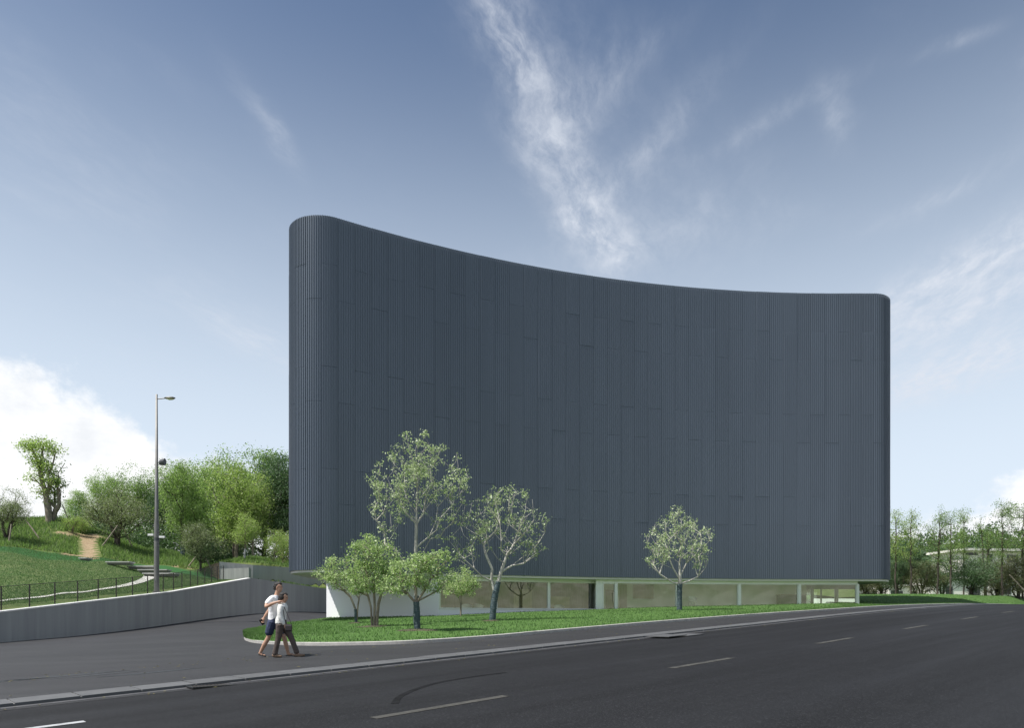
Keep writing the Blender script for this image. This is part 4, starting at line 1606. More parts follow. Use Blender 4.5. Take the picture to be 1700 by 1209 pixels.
def skeleton(r, stems, targets, wander=0.12, step=0.45, steep=0.0):
    """stems: polylines; every target is joined to the nearest reasonable node"""
    pos, par, depth = [], [], []
    for st_ in stems:
        prev = -1
        if pos and st_[0][2] > 0.2:
            prev = int(np.argmin(np.linalg.norm(np.array(pos) - np.array(st_[0]), axis=1)))
        for q in st_:
            pos.append(np.array(q, dtype=float)); par.append(prev); depth.append(0.0 if prev < 0 else depth[prev] + np.linalg.norm(pos[-1] - pos[prev]))
            prev = len(pos) - 1
    n_stem = len(pos)
    root = pos[0]
    order = np.argsort([np.linalg.norm(t_ - root) * (0.8 + 0.4 * r.random()) for t_ in targets])
    tips = []
    for ti in order:
        t_ = targets[ti]
        P = np.array(pos)
        dv = t_ - P
        dist = np.linalg.norm(dv, axis=1)
        # prefer to climb: punish joining from above or sideways to low stem nodes
        pen = dist + 0.22 * np.array(depth) + np.where(dv[:, 2] < 0.1 * dist, 0.9 * dist, 0.0) + np.where(dv[:, 2] > 0.92 * dist, 0.15 * dist, 0.0)
        if steep > 0:
            pen = pen + dist * 2.2 * np.maximum(0, steep - dv[:, 2] / (dist + 1e-6))
        j = int(np.argmin(pen))
        L = dist[j]
        ns = max(1, int(L / step))
        prev = j
        lift = 0.16 * L
        for k in range(1, ns + 1):
            u = k / ns
            q = P[j] + dv[j] * u
            q = q + np.array([0, 0, -lift * math.sin(math.pi * u)]) * 0.6 + (r.normal(0, wander * step, 3) if k < ns else 0)
            pos.append(q); par.append(prev); depth.append(depth[prev] + L / ns)
            prev = len(pos) - 1
        tips.append(prev)
    return np.array(pos), np.array(par), tips, n_stem


def radii(pos, par, tip_r, base_r, e=2.3):
    n = len(pos)
    acc = np.zeros(n)
    kids = np.zeros(n, dtype=int)
    for i in range(n):
        if par[i] >= 0:
            kids[par[i]] += 1
    acc[kids == 0] = tip_r ** e
    # children are always stored after their parent
    for i in range(n - 1, -1, -1):
        if par[i] >= 0:
            acc[par[i]] += acc[i]
    rad = acc ** (1 / e)
    root_r = rad[par < 0].max()
    k = math.log(base_r / tip_r) / math.log(max(root_r / tip_r, 1.01))
    return tip_r * (rad / tip_r) ** k


def leaves(r, centres, per, spread, size, flat=0.75, up=0.5, droop=0.0):
    n = len(centres) * per
    c = np.repeat(np.asarray(centres), per, 0) + r.normal(0, 1, (n, 3)) * np.array(spread)[None, :]
    nor = r.normal(0, 1, (n, 3)) * flat + np.array([0, 0, up])
    nor /= np.linalg.norm(nor, axis=1, keepdims=True)
    ref = r.normal(0, 1, (n, 3))
    ref[:, 2] -= droop
    u = ref - nor * np.sum(ref * nor, 1, keepdims=True)
    u /= np.linalg.norm(u, axis=1, keepdims=True)
    v = np.cross(nor, u)
    s = size * r.uniform(0.55, 1.25, (n, 1))
    w = s * 0.42
    V = np.empty((n, 4, 3))
    V[:, 0] = c - u * s * 0.5
    V[:, 1] = c + v * w * 0.5 + nor * s * 0.06
    V[:, 2] = c + u * s * 0.5
    V[:, 3] = c - v * w * 0.5 + nor * s * 0.06
    return V.reshape(-1, 3), np.arange(n * 4).reshape(-1, 4)


def tree_data(seed, stems, blobs, n_tgt, base_r, tip_r, per, spread, size, bark, leaf, wrap_h=0.0, wander=0.09, step=0.45, shell=0.55,
              up=0.5, flat=0.75, wrap_mat='wrap', along=0.0, sides=5, leaf_frac=1.0, steep=0.0):
    r = np.random.default_rng(seed)
    tg = crown_pts(r, blobs, n_tgt, shell)
    pos, par, tips, n_stem = skeleton(r, stems, tg, wander, step, steep)
    rad = radii(pos, par, tip_r, base_r)
    segs = [(pos[par[i]], pos[i], rad[par[i]] if i >= n_stem or True else rad[i], rad[i]) for i in range(len(pos)) if par[i] >= 0]
    segs = [(a_, b_, min(ra, rb * 1.6), rb) for a_, b_, ra, rb in segs]
    main = segs[:len(stems[0]) - 1]
    big = [s for s in segs if s[2] > 0.03]
    small = [s for s in segs if s[2] <= 0.03]
    Vs, Fs = [], []
    base = 0
    for lst, n in ((big, 8), (small, 4)):
        if lst:
            v_, f_ = tube_np(lst, n)
            Vs.append(v_); Fs.append(f_ + base); base += len(v_)
    trunk = np_mesh('trunk', np.concatenate(Vs), np.concatenate(Fs), M[bark], True)
    ctr = pos[tips]
    if leaf_frac < 1.0:
        ctr = ctr[r.random(len(ctr)) < leaf_frac]
    if along > 0:
        extra = [pos[par[t_]] * 0.5 + pos[t_] * 0.5 for t_ in tips if r.random() < along]
        ctr = np.concatenate([ctr, np.array(extra)])
    v_, f_ = leaves(r, ctr, per, spread, size, flat, up)
    crown = np_mesh('crown', v_, f_, M[leaf])
    wrap = None
    if wrap_h > 0:
        ws = [(a_, b_, ra * 1.22 + 0.012, rb * 1.22 + 0.012) for a_, b_, ra, rb in main if b_[2] < wrap_h and rb > 0.02]
        if ws:
            # spiral bandage: many short rings of slightly varying girth
            rings = []
            for a_, b_, ra, rb in ws:
                m_ = max(2, int(np.linalg.norm(b_ - a_) / 0.09))
                for k in range(m_):
                    u0, u1 = k / m_, (k + 1) / m_
                    g = 1 + 0.10 * r.random()
                    rings.append((a_ + (b_ - a_) * u0, a_ + (b_ - a_) * u1, (ra + (rb - ra) * u0) * g, (ra + (rb - ra) * u1) * (g - 0.06)))
            v_, f_ = tube_np(rings, 8)
            wrap = np_mesh('trunk_wrap', v_, f_, M[wrap_mat], False)
    return trunk, crown, wrap


def place_tree(name, data, loc, label, group, rz=0.0, sc=(1, 1, 1), cat='tree'):
    t_ = empty(name, loc, label, cat, group, rz)
    t_.scale = sc
    link('trunk', data[0], t_)
    link('crown', data[1], t_)
    if data[2] is not None:
        link('trunk_wrap', data[2], t_)
    return t_


def lawn_pt(px, py, dz=0.0):
    return raycast(px, py, z_lawn, 18, 60)


def scale_at(p):
    return p[1] / F           # metres per photo pixel at that distance


def blob_px(p, base, items):
    """crown ellipsoids read off in photo pixels relative to the tree's base"""
    s = scale_at(p)
    out = []
    for cx, cy, rx, ry in items:
        out.append((((cx - base[0]) * s, 0.0, (base[1] - cy) * s), (rx * s, rx * s * 0.9, ry * s)))
    return out


def stem_px(p, base, pts, seed=0):
    s = scale_at(p)
    r = np.random.default_rng(seed)
    res = []
    for i, q in enumerate(pts):
        yy_ = q[2] * s if len(q) > 2 else 0.0
        res.append(((q[0] - base[0]) * s, yy_, (base[1] - q[1]) * s))
    dense = []
    for a_, b_ in zip(res[:-1], res[1:]):
        a_, b_ = np.array(a_), np.array(b_)
        m_ = max(1, int(np.linalg.norm(b_ - a_) / 0.4))
        for k in range(m_):
            dense.append(a_ + (b_ - a_) * k / m_)
    dense.append(np.array(res[-1]))
    if dense[0][2] < 0.2:
        dense[0] = dense[0] + np.array((0, 0, -0.25))
    return dense


GL = 'trees on the front lawn'
# tall slender tree with bare lower limbs
b = (691, 1036)
p = lawn_pt(*b)
dt = tree_data(101, [stem_px(p, b, [(691, 1036), (691, 990), (690, 930), (691, 870), (693, 800), (690, 745)])],
               blob_px(p, b, [(692, 755, 44, 42), (655, 795, 42, 42), (728, 785, 50, 44), (645, 845, 30, 44), (740, 840, 34, 40), (690, 820, 40, 50), (655, 905, 18, 22), (725, 895, 20, 22), (630, 800, 16, 16), (768, 800, 16, 14)]),
               300, 0.092, 0.0050, 20, (0.115, 0.115, 0.09), 0.135, 'bark_pale', 'leaf_front', wrap_h=1.6, shell=0.45, up=0.4, leaf_frac=0.78, steep=0.8)
place_tree('tall_lawn_tree', dt, p, 'tallest lawn tree, slender and sparse, before the dark facade', GL)
# multi-stemmed round tree
b = (620, 1041)
p = lawn_pt(*b)
dt = tree_data(102, [stem_px(p, b, [(618, 1041), (616, 1010), (606, 970)]), stem_px(p, b, [(621, 1041), (622, 1005), (620, 965)]), stem_px(p, b, [(625, 1040), (628, 1005), (640, 960)])],
               blob_px(p, b, [(612, 918, 34, 28), (636, 932, 30, 28), (588, 940, 24, 22), (612, 955, 40, 22), (648, 955, 20, 22), (603, 902, 20, 14), (600, 975, 26, 12), (640, 978, 18, 10)]),
               250, 0.062, 0.008, 30, (0.115, 0.115, 0.09), 0.115, 'bark_grey', 'leaf_bush', shell=0.5, up=0.55)
place_tree('round_lawn_tree', dt, p, 'bushy round tree with several brown stems left of the tallest lawn tree', GL)
# thin leaning sapling at the left end
b = (592, 1035)
p = lawn_pt(*b)
dt = tree_data(103, [stem_px(p, b, [(592, 1035), (590, 1012), (582, 992), (562, 972)]), stem_px(p, b, [(592, 1030), (594, 1008), (598, 980)])],
               blob_px(p, b, [(545, 952, 22, 12), (568, 965, 26, 16), (592, 975, 18, 14), (553, 932, 11, 13)]),
               120, 0.050, 0.007, 26, (0.11, 0.11, 0.08), 0.11, 'bark_grey', 'leaf_bush', wrap_h=0.75, shell=0.4)
place_tree('sapling', dt, p, 'thin leaning sapling nearest the left end of the white wall', GL)
# low spreading tree in front of the tall one
b = (693, 1047)
p = lawn_pt(*b)
dt = tree_data(104, [stem_px(p, b, [(693, 1047), (692, 1018), (691, 1000)]), stem_px(p, b, [(692, 1004), (678, 988), (668, 975)]), stem_px(p, b, [(691, 1002), (704, 982), (716, 960)]), stem_px(p, b, [(691, 1000), (690, 975), (694, 955)])],
               blob_px(p, b, [(688, 952, 32, 20), (722, 936, 24, 17), (655, 972, 26, 14), (715, 968, 30, 16), (698, 934, 24, 15), (738, 924, 12, 9), (742, 958, 14, 10), (662, 945, 14, 12)]),
               190, 0.080, 0.008, 21, (0.105, 0.105, 0.08), 0.115, 'bark_grey', 'leaf_bush', wrap_h=1.55, shell=0.45)
place_tree('spreading_lawn_tree', dt, p, 'low spreading bright tree with blue wrapped trunk, in front of the tallest lawn tree', GL)
# small tree before the long window
p = np.array([(765 - CX) / F * 40.0, 40.0, 0.0])
p[2] = float(z_lawn(p[0], p[1]))
b = (765, HZ - (p[2] - CZ) / p[1] * F)
dt = tree_data(105, [stem_px(p, b, [b, (765, 1003), (766, 985)])],
               blob_px(p, b, [(765, 968, 27, 19), (755, 980, 20, 12), (778, 975, 18, 16), (775, 948, 12, 12)]),
               115, 0.05, 0.007, 30, (0.115, 0.115, 0.085), 0.115, 'bark_grey', 'leaf_bush', wrap_h=0.7, shell=0.4)
place_tree('small_lawn_tree', dt, p, 'smallest round tree standing before the long white framed window', GL)
# forked pale tree
b = (817, 1031.5)
p = lawn_pt(*b)
dt = tree_data(106, [stem_px(p, b, [(817, 1031.5), (820, 1000), (823, 983), (832, 950), (842, 920)]),
                     stem_px(p, b, [(822, 988), (816, 965), (817, 945), (806, 920)])],
               blob_px(p, b, [(850, 840, 44, 34), (800, 860, 34, 34), (770, 890, 30, 28), (880, 875, 30, 34), (835, 885, 46, 40), (820, 825, 20, 18), (865, 815, 14, 14), (775, 920, 22, 16), (880, 910, 26, 16)]),
               300, 0.105, 0.0062, 13, (0.10, 0.10, 0.075), 0.125, 'bark_pale', 'leaf_front', wrap_h=1.75, shell=0.45, leaf_frac=0.66, steep=0.55)
place_tree('forked_lawn_tree', dt, p, 'sparse pale branched tree with a forked blue wrapped trunk before the long window', GL)
# lone tree further right
b = (1128, 1014)
p = lawn_pt(*b)
dt = tree_data(107, [stem_px(p, b, [(1128, 1014), (1128, 985), (1129, 955), (1128, 935)]), stem_px(p, b, [(1128, 962), (1118, 945), (1110, 925)]), stem_px(p, b, [(1129, 958), (1140, 935), (1150, 915)])],
               blob_px(p, b, [(1125, 870, 30, 24), (1095, 895, 26, 28), (1155, 890, 30, 28), (1128, 905, 44, 28), (1175, 915, 18, 14), (1090, 930, 20, 14), (1165, 935, 20, 10), (1122, 852, 10, 10)]),
               270, 0.108, 0.0066, 14, (0.11, 0.11, 0.085), 0.135, 'bark_pale', 'leaf_front', wrap_h=1.9, shell=0.45, leaf_frac=0.72, steep=0.55)
place_tree('lone_lawn_tree', dt, p, 'lone sparse round tree on the lawn before the right half of the building', GL)

# bare soil rings where the trees were planted
for px, py, rr_ in ((620, 1041, 0.62), (693, 1047, 0.58), (592, 1035, 0.35), (817, 1031.5, 0.4)):
    p = lawn_pt(px, py)
    r = np.random.default_rng(int(px))
    rad_ = [rr_ * (0.75 + 0.45 * r.random()) for _ in range(18)]
    sp_ = MB()
    rings = []
    for u, h_ in ((1.0, 0.0), (0.75, 0.035), (0.35, 0.06), (0.05, 0.065)):
        ring = []
        for k in range(18):
            x_, y_ = p[0] + rad_[k] * u * math.cos(k * math.pi / 9) * 1.2, p[1] + rad_[k] * u * math.sin(k * math.pi / 9)
            ring.append((x_, y_, float(z_lawn(x_, y_)) + h_ - 0.01))
        rings.append(ring)
    sp_.loft(rings)
    tag(sp_.build('soil_patch', M['soil'], None, True), kind='structure')

# ---- background trees: a handful of kinds, each turned and scaled
def generic(seed, h, crown_r, crown_h, kind, leaf, bark, n, per, size, trunk_r, stems=1, wrap=0.0, spread=0.35, shell=0.5, wmat='wrap', asym=0.35, nb=9):
    r = np.random.default_rng(seed)
    st_ = []
    for k in range(stems):
        a_ = r.uniform(0, 6.28)
        top = h - crown_h * (0.45 if kind != 'tall' else 0.2)
        lean = 0.0 if stems == 1 else crown_r * 0.3
        pts_ = [np.array((0.12 * math.cos(a_) * (stems > 1), 0.12 * math.sin(a_) * (stems > 1), -0.4))]
        m_ = max(3, int(top / 0.7))
        for i in range(1, m_ + 1):
            u = i / m_
            pts_.append(np.array((lean * u * math.cos(a_) + r.normal(0, 0.05), lean * u * math.sin(a_) + r.normal(0, 0.05), top * u)))
        st_.append(pts_)
    bl = []
    zc_ = h - crown_h / 2
    for i in range(nb):
        a_ = r.uniform(0, 6.28)
        v_ = r.uniform(-1, 1)
        q = math.sqrt(max(0.05, 1 - v_ * v_)) * crown_r * 0.62 * r.uniform(0.5, 1.15)
        rr_ = crown_r * r.uniform(0.34, 0.55)
        bl.append(((q * math.cos(a_), q * math.sin(a_), zc_ + v_ * crown_h * 0.36), (rr_, rr_, rr_ * min(1.2, 0.5 * crown_h / crown_r + 0.25))))
    bl.append(((0, 0, zc_), (crown_r * 0.6, crown_r * 0.6, crown_h * 0.4)))
    return tree_data(seed, st_, bl, n, trunk_r, 0.014, per, (spread, spread, spread * 0.75), size, bark, leaf, wrap_h=wrap, shell=shell, step=0.6, wrap_mat=wmat)


K = {}
K['olive1'] = generic(201, 5.6, 3.4, 4.1, 'round', 'leaf_olive', 'bark_dark', 240, 57, 0.15, 0.17, 3, spread=0.33)
K['olive2'] = generic(202, 5.0, 2.5, 3.7, 'round', 'leaf_olive', 'bark_dark', 220, 54, 0.15, 0.13, 1, spread=0.30)
K['green1'] = generic(203, 11.0, 3.6, 8.6, 'tall', 'leaf_green', 'bark_dark', 260, 74, 0.22, 0.22, 1, spread=0.45, wrap=1.8)
K['green2'] = generic(204, 12.5, 4.4, 9.5, 'tall', 'leaf_green', 'bark_dark', 280, 74, 0.24, 0.26, 1, spread=0.48)
K['lime1'] = generic(205, 11.0, 3.2, 8.8, 'tall', 'leaf_lime', 'bark_grey', 210, 61, 0.21, 0.17, 1, spread=0.42, wrap=1.6, shell=0.35)
K['lime2'] = generic(206, 7.0, 1.7, 5.4, 'tall', 'leaf_lime', 'bark_grey', 110, 44, 0.18, 0.11, 1, spread=0.34, wrap=1.9, wmat='wrap_white', shell=0.3)
K['dark1'] = generic(207, 12.0, 4.8, 10.0, 'tall', 'leaf_dark', 'bark_dark', 300, 78, 0.25, 0.26, 1, spread=0.5)
K['shrub1'] = generic(208, 3.4, 1.5, 2.8, 'round', 'leaf_lime', 'bark_grey', 110, 37, 0.13, 0.06, 3, spread=0.24, shell=0.3)
K['slim1'] = generic(209, 11.5, 1.9, 8.2, 'tall', 'leaf_lime', 'bark_dark', 85, 34, 0.19, 0.12, 1, spread=0.30, shell=0.2, nb=12)
K['slim2'] = generic(210, 12.5, 2.5, 9.6, 'tall', 'leaf_green', 'bark_dark', 110, 37, 0.20, 0.14, 1, spread=0.31, shell=0.25, nb=12)
K['slim3'] = generic(211, 10.5, 2.1, 7.4, 'tall', 'leaf_green', 'bark_dark', 85, 30, 0.19, 0.11, 2, spread=0.30, shell=0.2, nb=12)
K['bush1'] = generic(212, 4.6, 2.6, 3.9, 'round', 'leaf_brown', 'bark_dark', 230, 51, 0.15, 0.14, 4, spread=0.28, shell=0.3)
K['bush2'] = generic(213, 5.0, 3.0, 4.1, 'round', 'leaf_dark', 'bark_dark', 250, 57, 0.16, 0.15, 3, spread=0.32, shell=0.35)


def hill_tree(name, kind, px, py, top, label, rz, group='trees on the left slope', Y=None, wsc=1.0):
    """stands at photo pixel (px, py) on the slope, its top at the photo's row"""
    p = raycast(px, py, z_hill, 40, 200)
    if Y is not None:
        p = np.array([(px - CX) / F * Y, Y, float(z_hill((px - CX) / F * Y, Y))])
    h = (HZ - top) / F * p[1] + CZ - p[2]
    h0 = HGT[kind]
    s = h / h0
    return place_tree(name, K[kind], (p[0], p[1], p[2]), label, group, rz, (s * wsc, s * wsc, s))


def top_of(d_):
    co = np.empty(len(d_[1].vertices) * 3, dtype=np.float32)
    d_[1].vertices.foreach_get('co', co)
    return float(np.percentile(co.reshape(-1, 3)[:, 2], 99.7))


HGT = {k: top_of(v) for k, v in K.items()}
hill_tree('olive_tree', 'olive1', 12, 897, 812, 'spreading grey green tree propped by a pole at the far left edge', 0.4)
hill_tree('olive_tree', 'olive1', 195, 907, 806, 'broad olive green tree held by slanting stakes beside the dirt trail', 2.1, wsc=1.12)
hill_tree('olive_tree', 'olive2', 333, 947, 868, 'small low olive tree in front of the round olive tree, near the upper wall', 1.0)
hill_tree('olive_tree', 'olive2', 350, 930, 841, 'round olive tree with a domed crown left of the upper wall', 3.6, wsc=1.25)
hill_tree('olive_tree', 'olive2', 372, 931, 862, 'olive tree squeezed between the domed tree and the upper wall end', 5.0)
hill_tree('broad_tree', 'green1', 303, 924, 768, 'dark trunked green tree with wrapped base just right of the lamp post', 0.0, wsc=0.95)
hill_tree('broad_tree', 'green2', 180, 900, 783, 'rounded green tree top showing behind the broad olive tree', 1.2, Y=96)
hill_tree('broad_tree', 'green2', 228, 900, 778, 'green tree top just left of the lamp post, behind the olive tree', 2.4, Y=94)
hill_tree('broad_tree', 'green1', 132, 900, 815, 'small green tree top beside the broken trunk', 4.2, Y=100)
hill_tree('broad_tree', 'green2', 335, 915, 762, 'large green tree behind the dark trunked tree right of the lamp', 5.2, Y=88)
hill_tree('broad_tree', 'green2', 390, 915, 752, 'large bright green tree at the middle of the left grove', 0.7, Y=86)
hill_tree('broad_tree', 'green1', 440, 915, 746, 'tallest bright green tree top of the grove, near the building', 3.3, Y=90)
hill_tree('lime_tree', 'lime1', 392, 925, 770, 'yellow green tree with several bare limbs in the middle of the grove', 0.2, Y=80)
hill_tree('lime_tree', 'lime1', 420, 925, 800, 'loose yellow green tree with wrapped trunk right of the middle grove tree', 2.7, Y=79, wsc=0.8)
hill_tree('young_tree', 'lime2', 407, 930, 850, 'young tree with white painted lower trunk just above the upper wall', 1.1)
hill_tree('dark_tree', 'dark1', 468, 915, 757, 'dense dark green tree touching the left edge of the building', 0.9, Y=84)
hill_tree('dark_tree', 'dark1', 500, 915, 775, 'dark green tree mostly hidden behind the left edge of the building', 2.9, Y=84)
hill_tree('dark_tree', 'dark1', 270, 905, 808, 'dark green tree behind the lamp post', 4.4, Y=92)
hill_tree('shrub', 'shrub1', 452, 937, 878, 'slender leafy shrub right of the white stemmed young tree', 0.3, wsc=1.0)
hill_tree('shrub', 'shrub1', 468, 938, 880, 'multi stemmed shrub beside the building edge above the upper wall', 2.0, wsc=1.1)
hill_tree('shrub', 'shrub1', 240, 908, 858, 'thin shrub between the broad olive tree and the lamp post', 4.0)
hill_tree('shrub', 'shrub1', 276, 910, 862, 'leafy shrub just right of the lamp post base', 5.1, wsc=1.3)
hill_tree('shrub', 'shrub1', 118, 884, 855, 'low shrub at the foot of the broken trunk', 0.9, wsc=2.0)
hill_tree('shrub', 'shrub1', 135, 886, 862, 'low dark shrub above the bare earth patch', 2.2, wsc=2.0)

# heavily pruned old tree and the broken trunk next to it
p = raycast(80, 868, z_hill, 50, 200)
b = (80, 868)
dt = tree_data(301, [stem_px(p, b, [(82, 868), (80, 845), (76, 820), (70, 800), (66, 775), (58, 755), (50, 742)]),
                     stem_px(p, b, [(78, 832), (82, 800), (80, 790), (88, 770), (92, 752)]), stem_px(p, b, [(72, 812), (62, 800), (56, 795)]),
                     stem_px(p, b, [(66, 775), (70, 755), (72, 742)])],
               blob_px(p, b, [(52, 742, 14, 8), (72, 740, 16, 8), (90, 748, 10, 10), (66, 760, 15, 10), (74, 778, 14, 10), (58, 796, 12, 8), (84, 800, 12, 8), (72, 815, 12, 8)]),
               120, 0.34, 0.026, 38, (0.42, 0.42, 0.28), 0.26, 'bark_grey', 'leaf_lime', shell=0.3, step=0.6)
place_tree('pruned_tree', dt, p, 'thick pruned old tree with leafy upper limbs against the white cloud', 'trees on the left slope')
p = raycast(90, 866, z_hill, 50, 200)
b = (90, 866)
dt = tree_data(302, [stem_px(p, b, [(88, 866), (91, 850), (99, 838), (97, 822), (95, 805), (98, 792)]), stem_px(p, b, [(98, 834), (101, 822), (99, 812)])],
               blob_px(p, b, [(90, 800, 9, 7), (86, 815, 9, 8), (92, 790, 8, 6), (88, 832, 9, 8), (104, 808, 5, 5), (104, 774, 5, 2)]),
               42, 0.27, 0.04, 24, (0.34, 0.34, 0.24), 0.26, 'bark_grey', 'leaf_lime', shell=0.3, step=0.6)
place_tree('broken_tree', dt, p, 'short broken trunk with few leaves right of the pruned old tree', 'trees on the left slope')

# slanting support stakes
stake_spec = [((14, 902), (14, 870), 'pale upright prop under the far left tree'), ((66, 896), (36, 860), 'long dark stake slanting down right from the far left tree'),
              ((169, 908), (192, 872), 'pale stake slanting left of the broad olive tree trunk'), ((221, 912), (200, 874), 'dark stake slanting right of the broad olive tree trunk'),
              ((205, 898), (218, 873), 'short stake behind the broad olive tree, leaning right'), ((275, 915), (300, 886), 'pale stake slanting between the lamp post and the wrapped dark trunk'),
              ((312, 942), (325, 920), 'pale stake left of the small low olive tree'), ((350, 944), (338, 926), 'dark stake right of the small low olive tree'),
              ((381, 921), (404, 900), 'dark stake slanting up to the white stemmed young tree'), ((118, 877), (100, 838), 'dark prop slanting right of the broken trunk')]
for (x0, y0), (x1, y1), lab in stake_spec:
    p = raycast(x0, y0, z_hill, 45, 200)
    s = scale_at(p)
    top = np.array(((x1 - x0) * s, 0.35, (y0 - y1) * s))
    e_ = MB()
    e_.tube([tuple(-top * 0.06), tuple(top * 0.5 + np.array((0.03, 0, 0.0))), tuple(top)], [0.065, 0.06, 0.05], 6)
    o = e_.build('support_stake', M['stake'] if 'pale' in lab else M['bark_grey'])
    o.location = tuple(p)
    tag(o, lab, 'stake', 'stakes propping the slope trees')

# ---- right-hand side
GR = 'trees right of the building'


def flat_tree(name, kind, px, Y, top, label, rz, wsc=1.0, cat='tree', group=GR):
    x = (px - CX) / F * Y
    z = float(z_lawn(x, Y)) - 0.05
    h = (HZ - top) / F * Y + CZ - z
    s = h / HGT[kind]
    return place_tree(name, K[kind], (x, Y, z), label, group, rz, (s * wsc, s * wsc, s), cat)


flat_tree('slim_tree', 'slim1', 1487, 74, 846, 'slim yellow green tree right against the building edge', 0.2, 0.8)
flat_tree('slim_tree', 'slim1', 1512, 72, 846, 'second slim tree from the building edge, yellow green crown', 2.4, 0.8)
flat_tree('slim_tree', 'slim3', 1556, 70, 842, 'slim sparse tree with thin top against the cloud, third from the building', 4.0, 0.7)
flat_tree('slim_tree', 'slim2', 1578, 69, 848, 'leafy tall tree left of the white house, fourth from the building', 1.0, 0.8)
flat_tree('slim_tree', 'slim2', 1600, 76, 844, 'leafy tall tree touching the left end of the white house', 5.6, 0.7)
flat_tree('slim_tree', 'slim2', 1664, 68, 832, 'tall green tree standing before the white house', 3.0, 0.8)
flat_tree('slim_tree', 'slim2', 1698, 70, 834, 'tall green tree at the right picture edge', 0.5, 1.0)
flat_tree('slim_tree', 'slim3', 1636, 74, 858, 'thin green tree left of the tall tree before the white house', 2.0, 0.9)
for i, (px, Y, top, kd, w, lab) in enumerate([
        (1436, 80, 946, 'bush1', 0.9, 'brownish bush showing below the right end of the overhang'), (1462, 78, 936, 'bush1', 0.9, 'brownish bush below the right corner of the building'),
        (1488, 76, 925, 'bush2', 0.75, 'dark green bush beside the right corner of the building'), (1530, 74, 930, 'bush1', 1.1, 'wide brownish bush between the second and third slim trees'),
        (1565, 78, 925, 'bush2', 0.9, 'dark bush behind the third slim tree'), (1612, 70, 926, 'bush2', 1.05, 'large dark rounded bush below the white house'),
        (1655, 72, 928, 'bush1', 1.05, 'brown twiggy bush below the right part of the white house'), (1690, 69, 922, 'bush1', 1.0, 'twiggy bush at the right picture edge'),
        (1350, 82, 940, 'bush1', 0.9, 'bush seen through the corner glazing, left one'), (1385, 80, 938, 'bush2', 0.9, 'dark bush seen through the corner glazing, middle one'), (1412, 79, 942, 'bush1', 0.9, 'bush seen through the corner glazing, right one')]):
    flat_tree('bush', kd, px, Y, top, lab, i * 1.3, w, 'bush', 'bushes right of the building')
for x0, y0, x1, y1, lab in ((1676, 955, 1704, 985, 'long pale stake slanting through the bush at the right edge'), (1562, 995, 1548, 978, 'short pale stake below the third slim tree'),
                            (1366, 997, 1386, 975, 'pale stake seen through the corner glazing')):
    Y = 66.0 if x0 > 1400 else 76
    q0 = at(x0, y0, Y); q1 = at(x1, y1, Y)
    lo, hi = (q0, q1) if y0 > y1 else (q1, q0)
    lo = lo.copy(); d_ = hi - lo
    e_ = MB()
    zg = float(z_lawn(lo[0], lo[1])) - 0.1
    k = (lo[2] - zg) / max(d_[2], 0.1)
    e_.tube([tuple(-d_ * k), (0, 0, 0), tuple(d_)], [0.06, 0.055, 0.045], 6)
    o = e_.build('support_stake', M['stake'])
    o.location = tuple(lo)
    tag(o, lab, 'stake', 'stakes propping the right trees')

# white houses beyond the right trees
def house(loc, parts, label):
    h_ = empty('white_house', loc, label, 'house', rz=loc[3] if len(loc) > 3 else 0.0) if False else empty('white_house', loc[:3], label, 'house', None, loc[3])
    for nm, c, s, m_ in parts:
        b_ = MB()
        b_.box(c, s)
        b_.build(nm, M[m_], h_)
    return h_


Y = 128.0
q = at(1655, 935, Y)
house((q[0], q[1], q[2], 0.12), [('wall', (0, 4, 0.2), (14, 8, 3.8), 'house_white'), ('roof', (0, 3.6, 2.35), (15.6, 9.8, 0.42), 'house_white'),
                               ('wall', (-3.2, -0.32, -0.25), (0.4, 0.6, 3.0), 'house_white'), ('window', (-1.4, -0.03, 0.9), (0.9, 0.12, 1.4), 'house_dark'),
                               ('window', (-5.2, -0.02, 1.6), (2.4, 0.12, 0.5), 'house_dark'), ('window', (3.2, -0.03, 0.8), (2.2, 0.12, 1.5), 'house_dark'),
                               ('wall', (0, 4, -7.7), (13, 7.4, 12.0), 'house_white')],
      'white flat roofed house with overhanging roof among the right trees')
for i, (x0, x1, ty, Y, wins, lab) in enumerate([
        (1400, 1476, 979, 112, [(0.55, 0.3), (0.9, 0.25)], 'low white outbuilding seen below the overhang at the right corner'),
        (1476, 1540, 974, 108, [(0.2, 0.3), (0.75, 0.35)], 'low white house with dark openings behind the second slim tree'),
        (1548, 1640, 962, 104, [(0.3, 0.12), (0.75, 0.2)], 'white house wall behind the large dark bush'),
        (1642, 1760, 958, 108, [(0.2, 0.2), (0.6, 0.2)], 'white house wall behind the bushes at the right edge')]):
    q0, q1 = at(x0, ty, Y), at(x1, ty, Y)
    zg = float(z_far(q0[0], Y)) - 0.6
    w = q1[0] - q0[0]
    H = q0[2] - zg
    parts = [('wall', (w / 2, 3, H / 2), (w, 6, H), 'house_white'), ('roof', (w / 2, 2.9, H + 0.12), (w + 0.5, 6.6, 0.22), 'house_white')]
    for u, ww in wins:
        parts.append(('window', (w * u, -0.04, H * 0.62), (w * ww, 0.12, min(1.4, H * 0.45)), 'house_dark'))
    house((q0[0], Y, zg, 0.0), parts, lab)

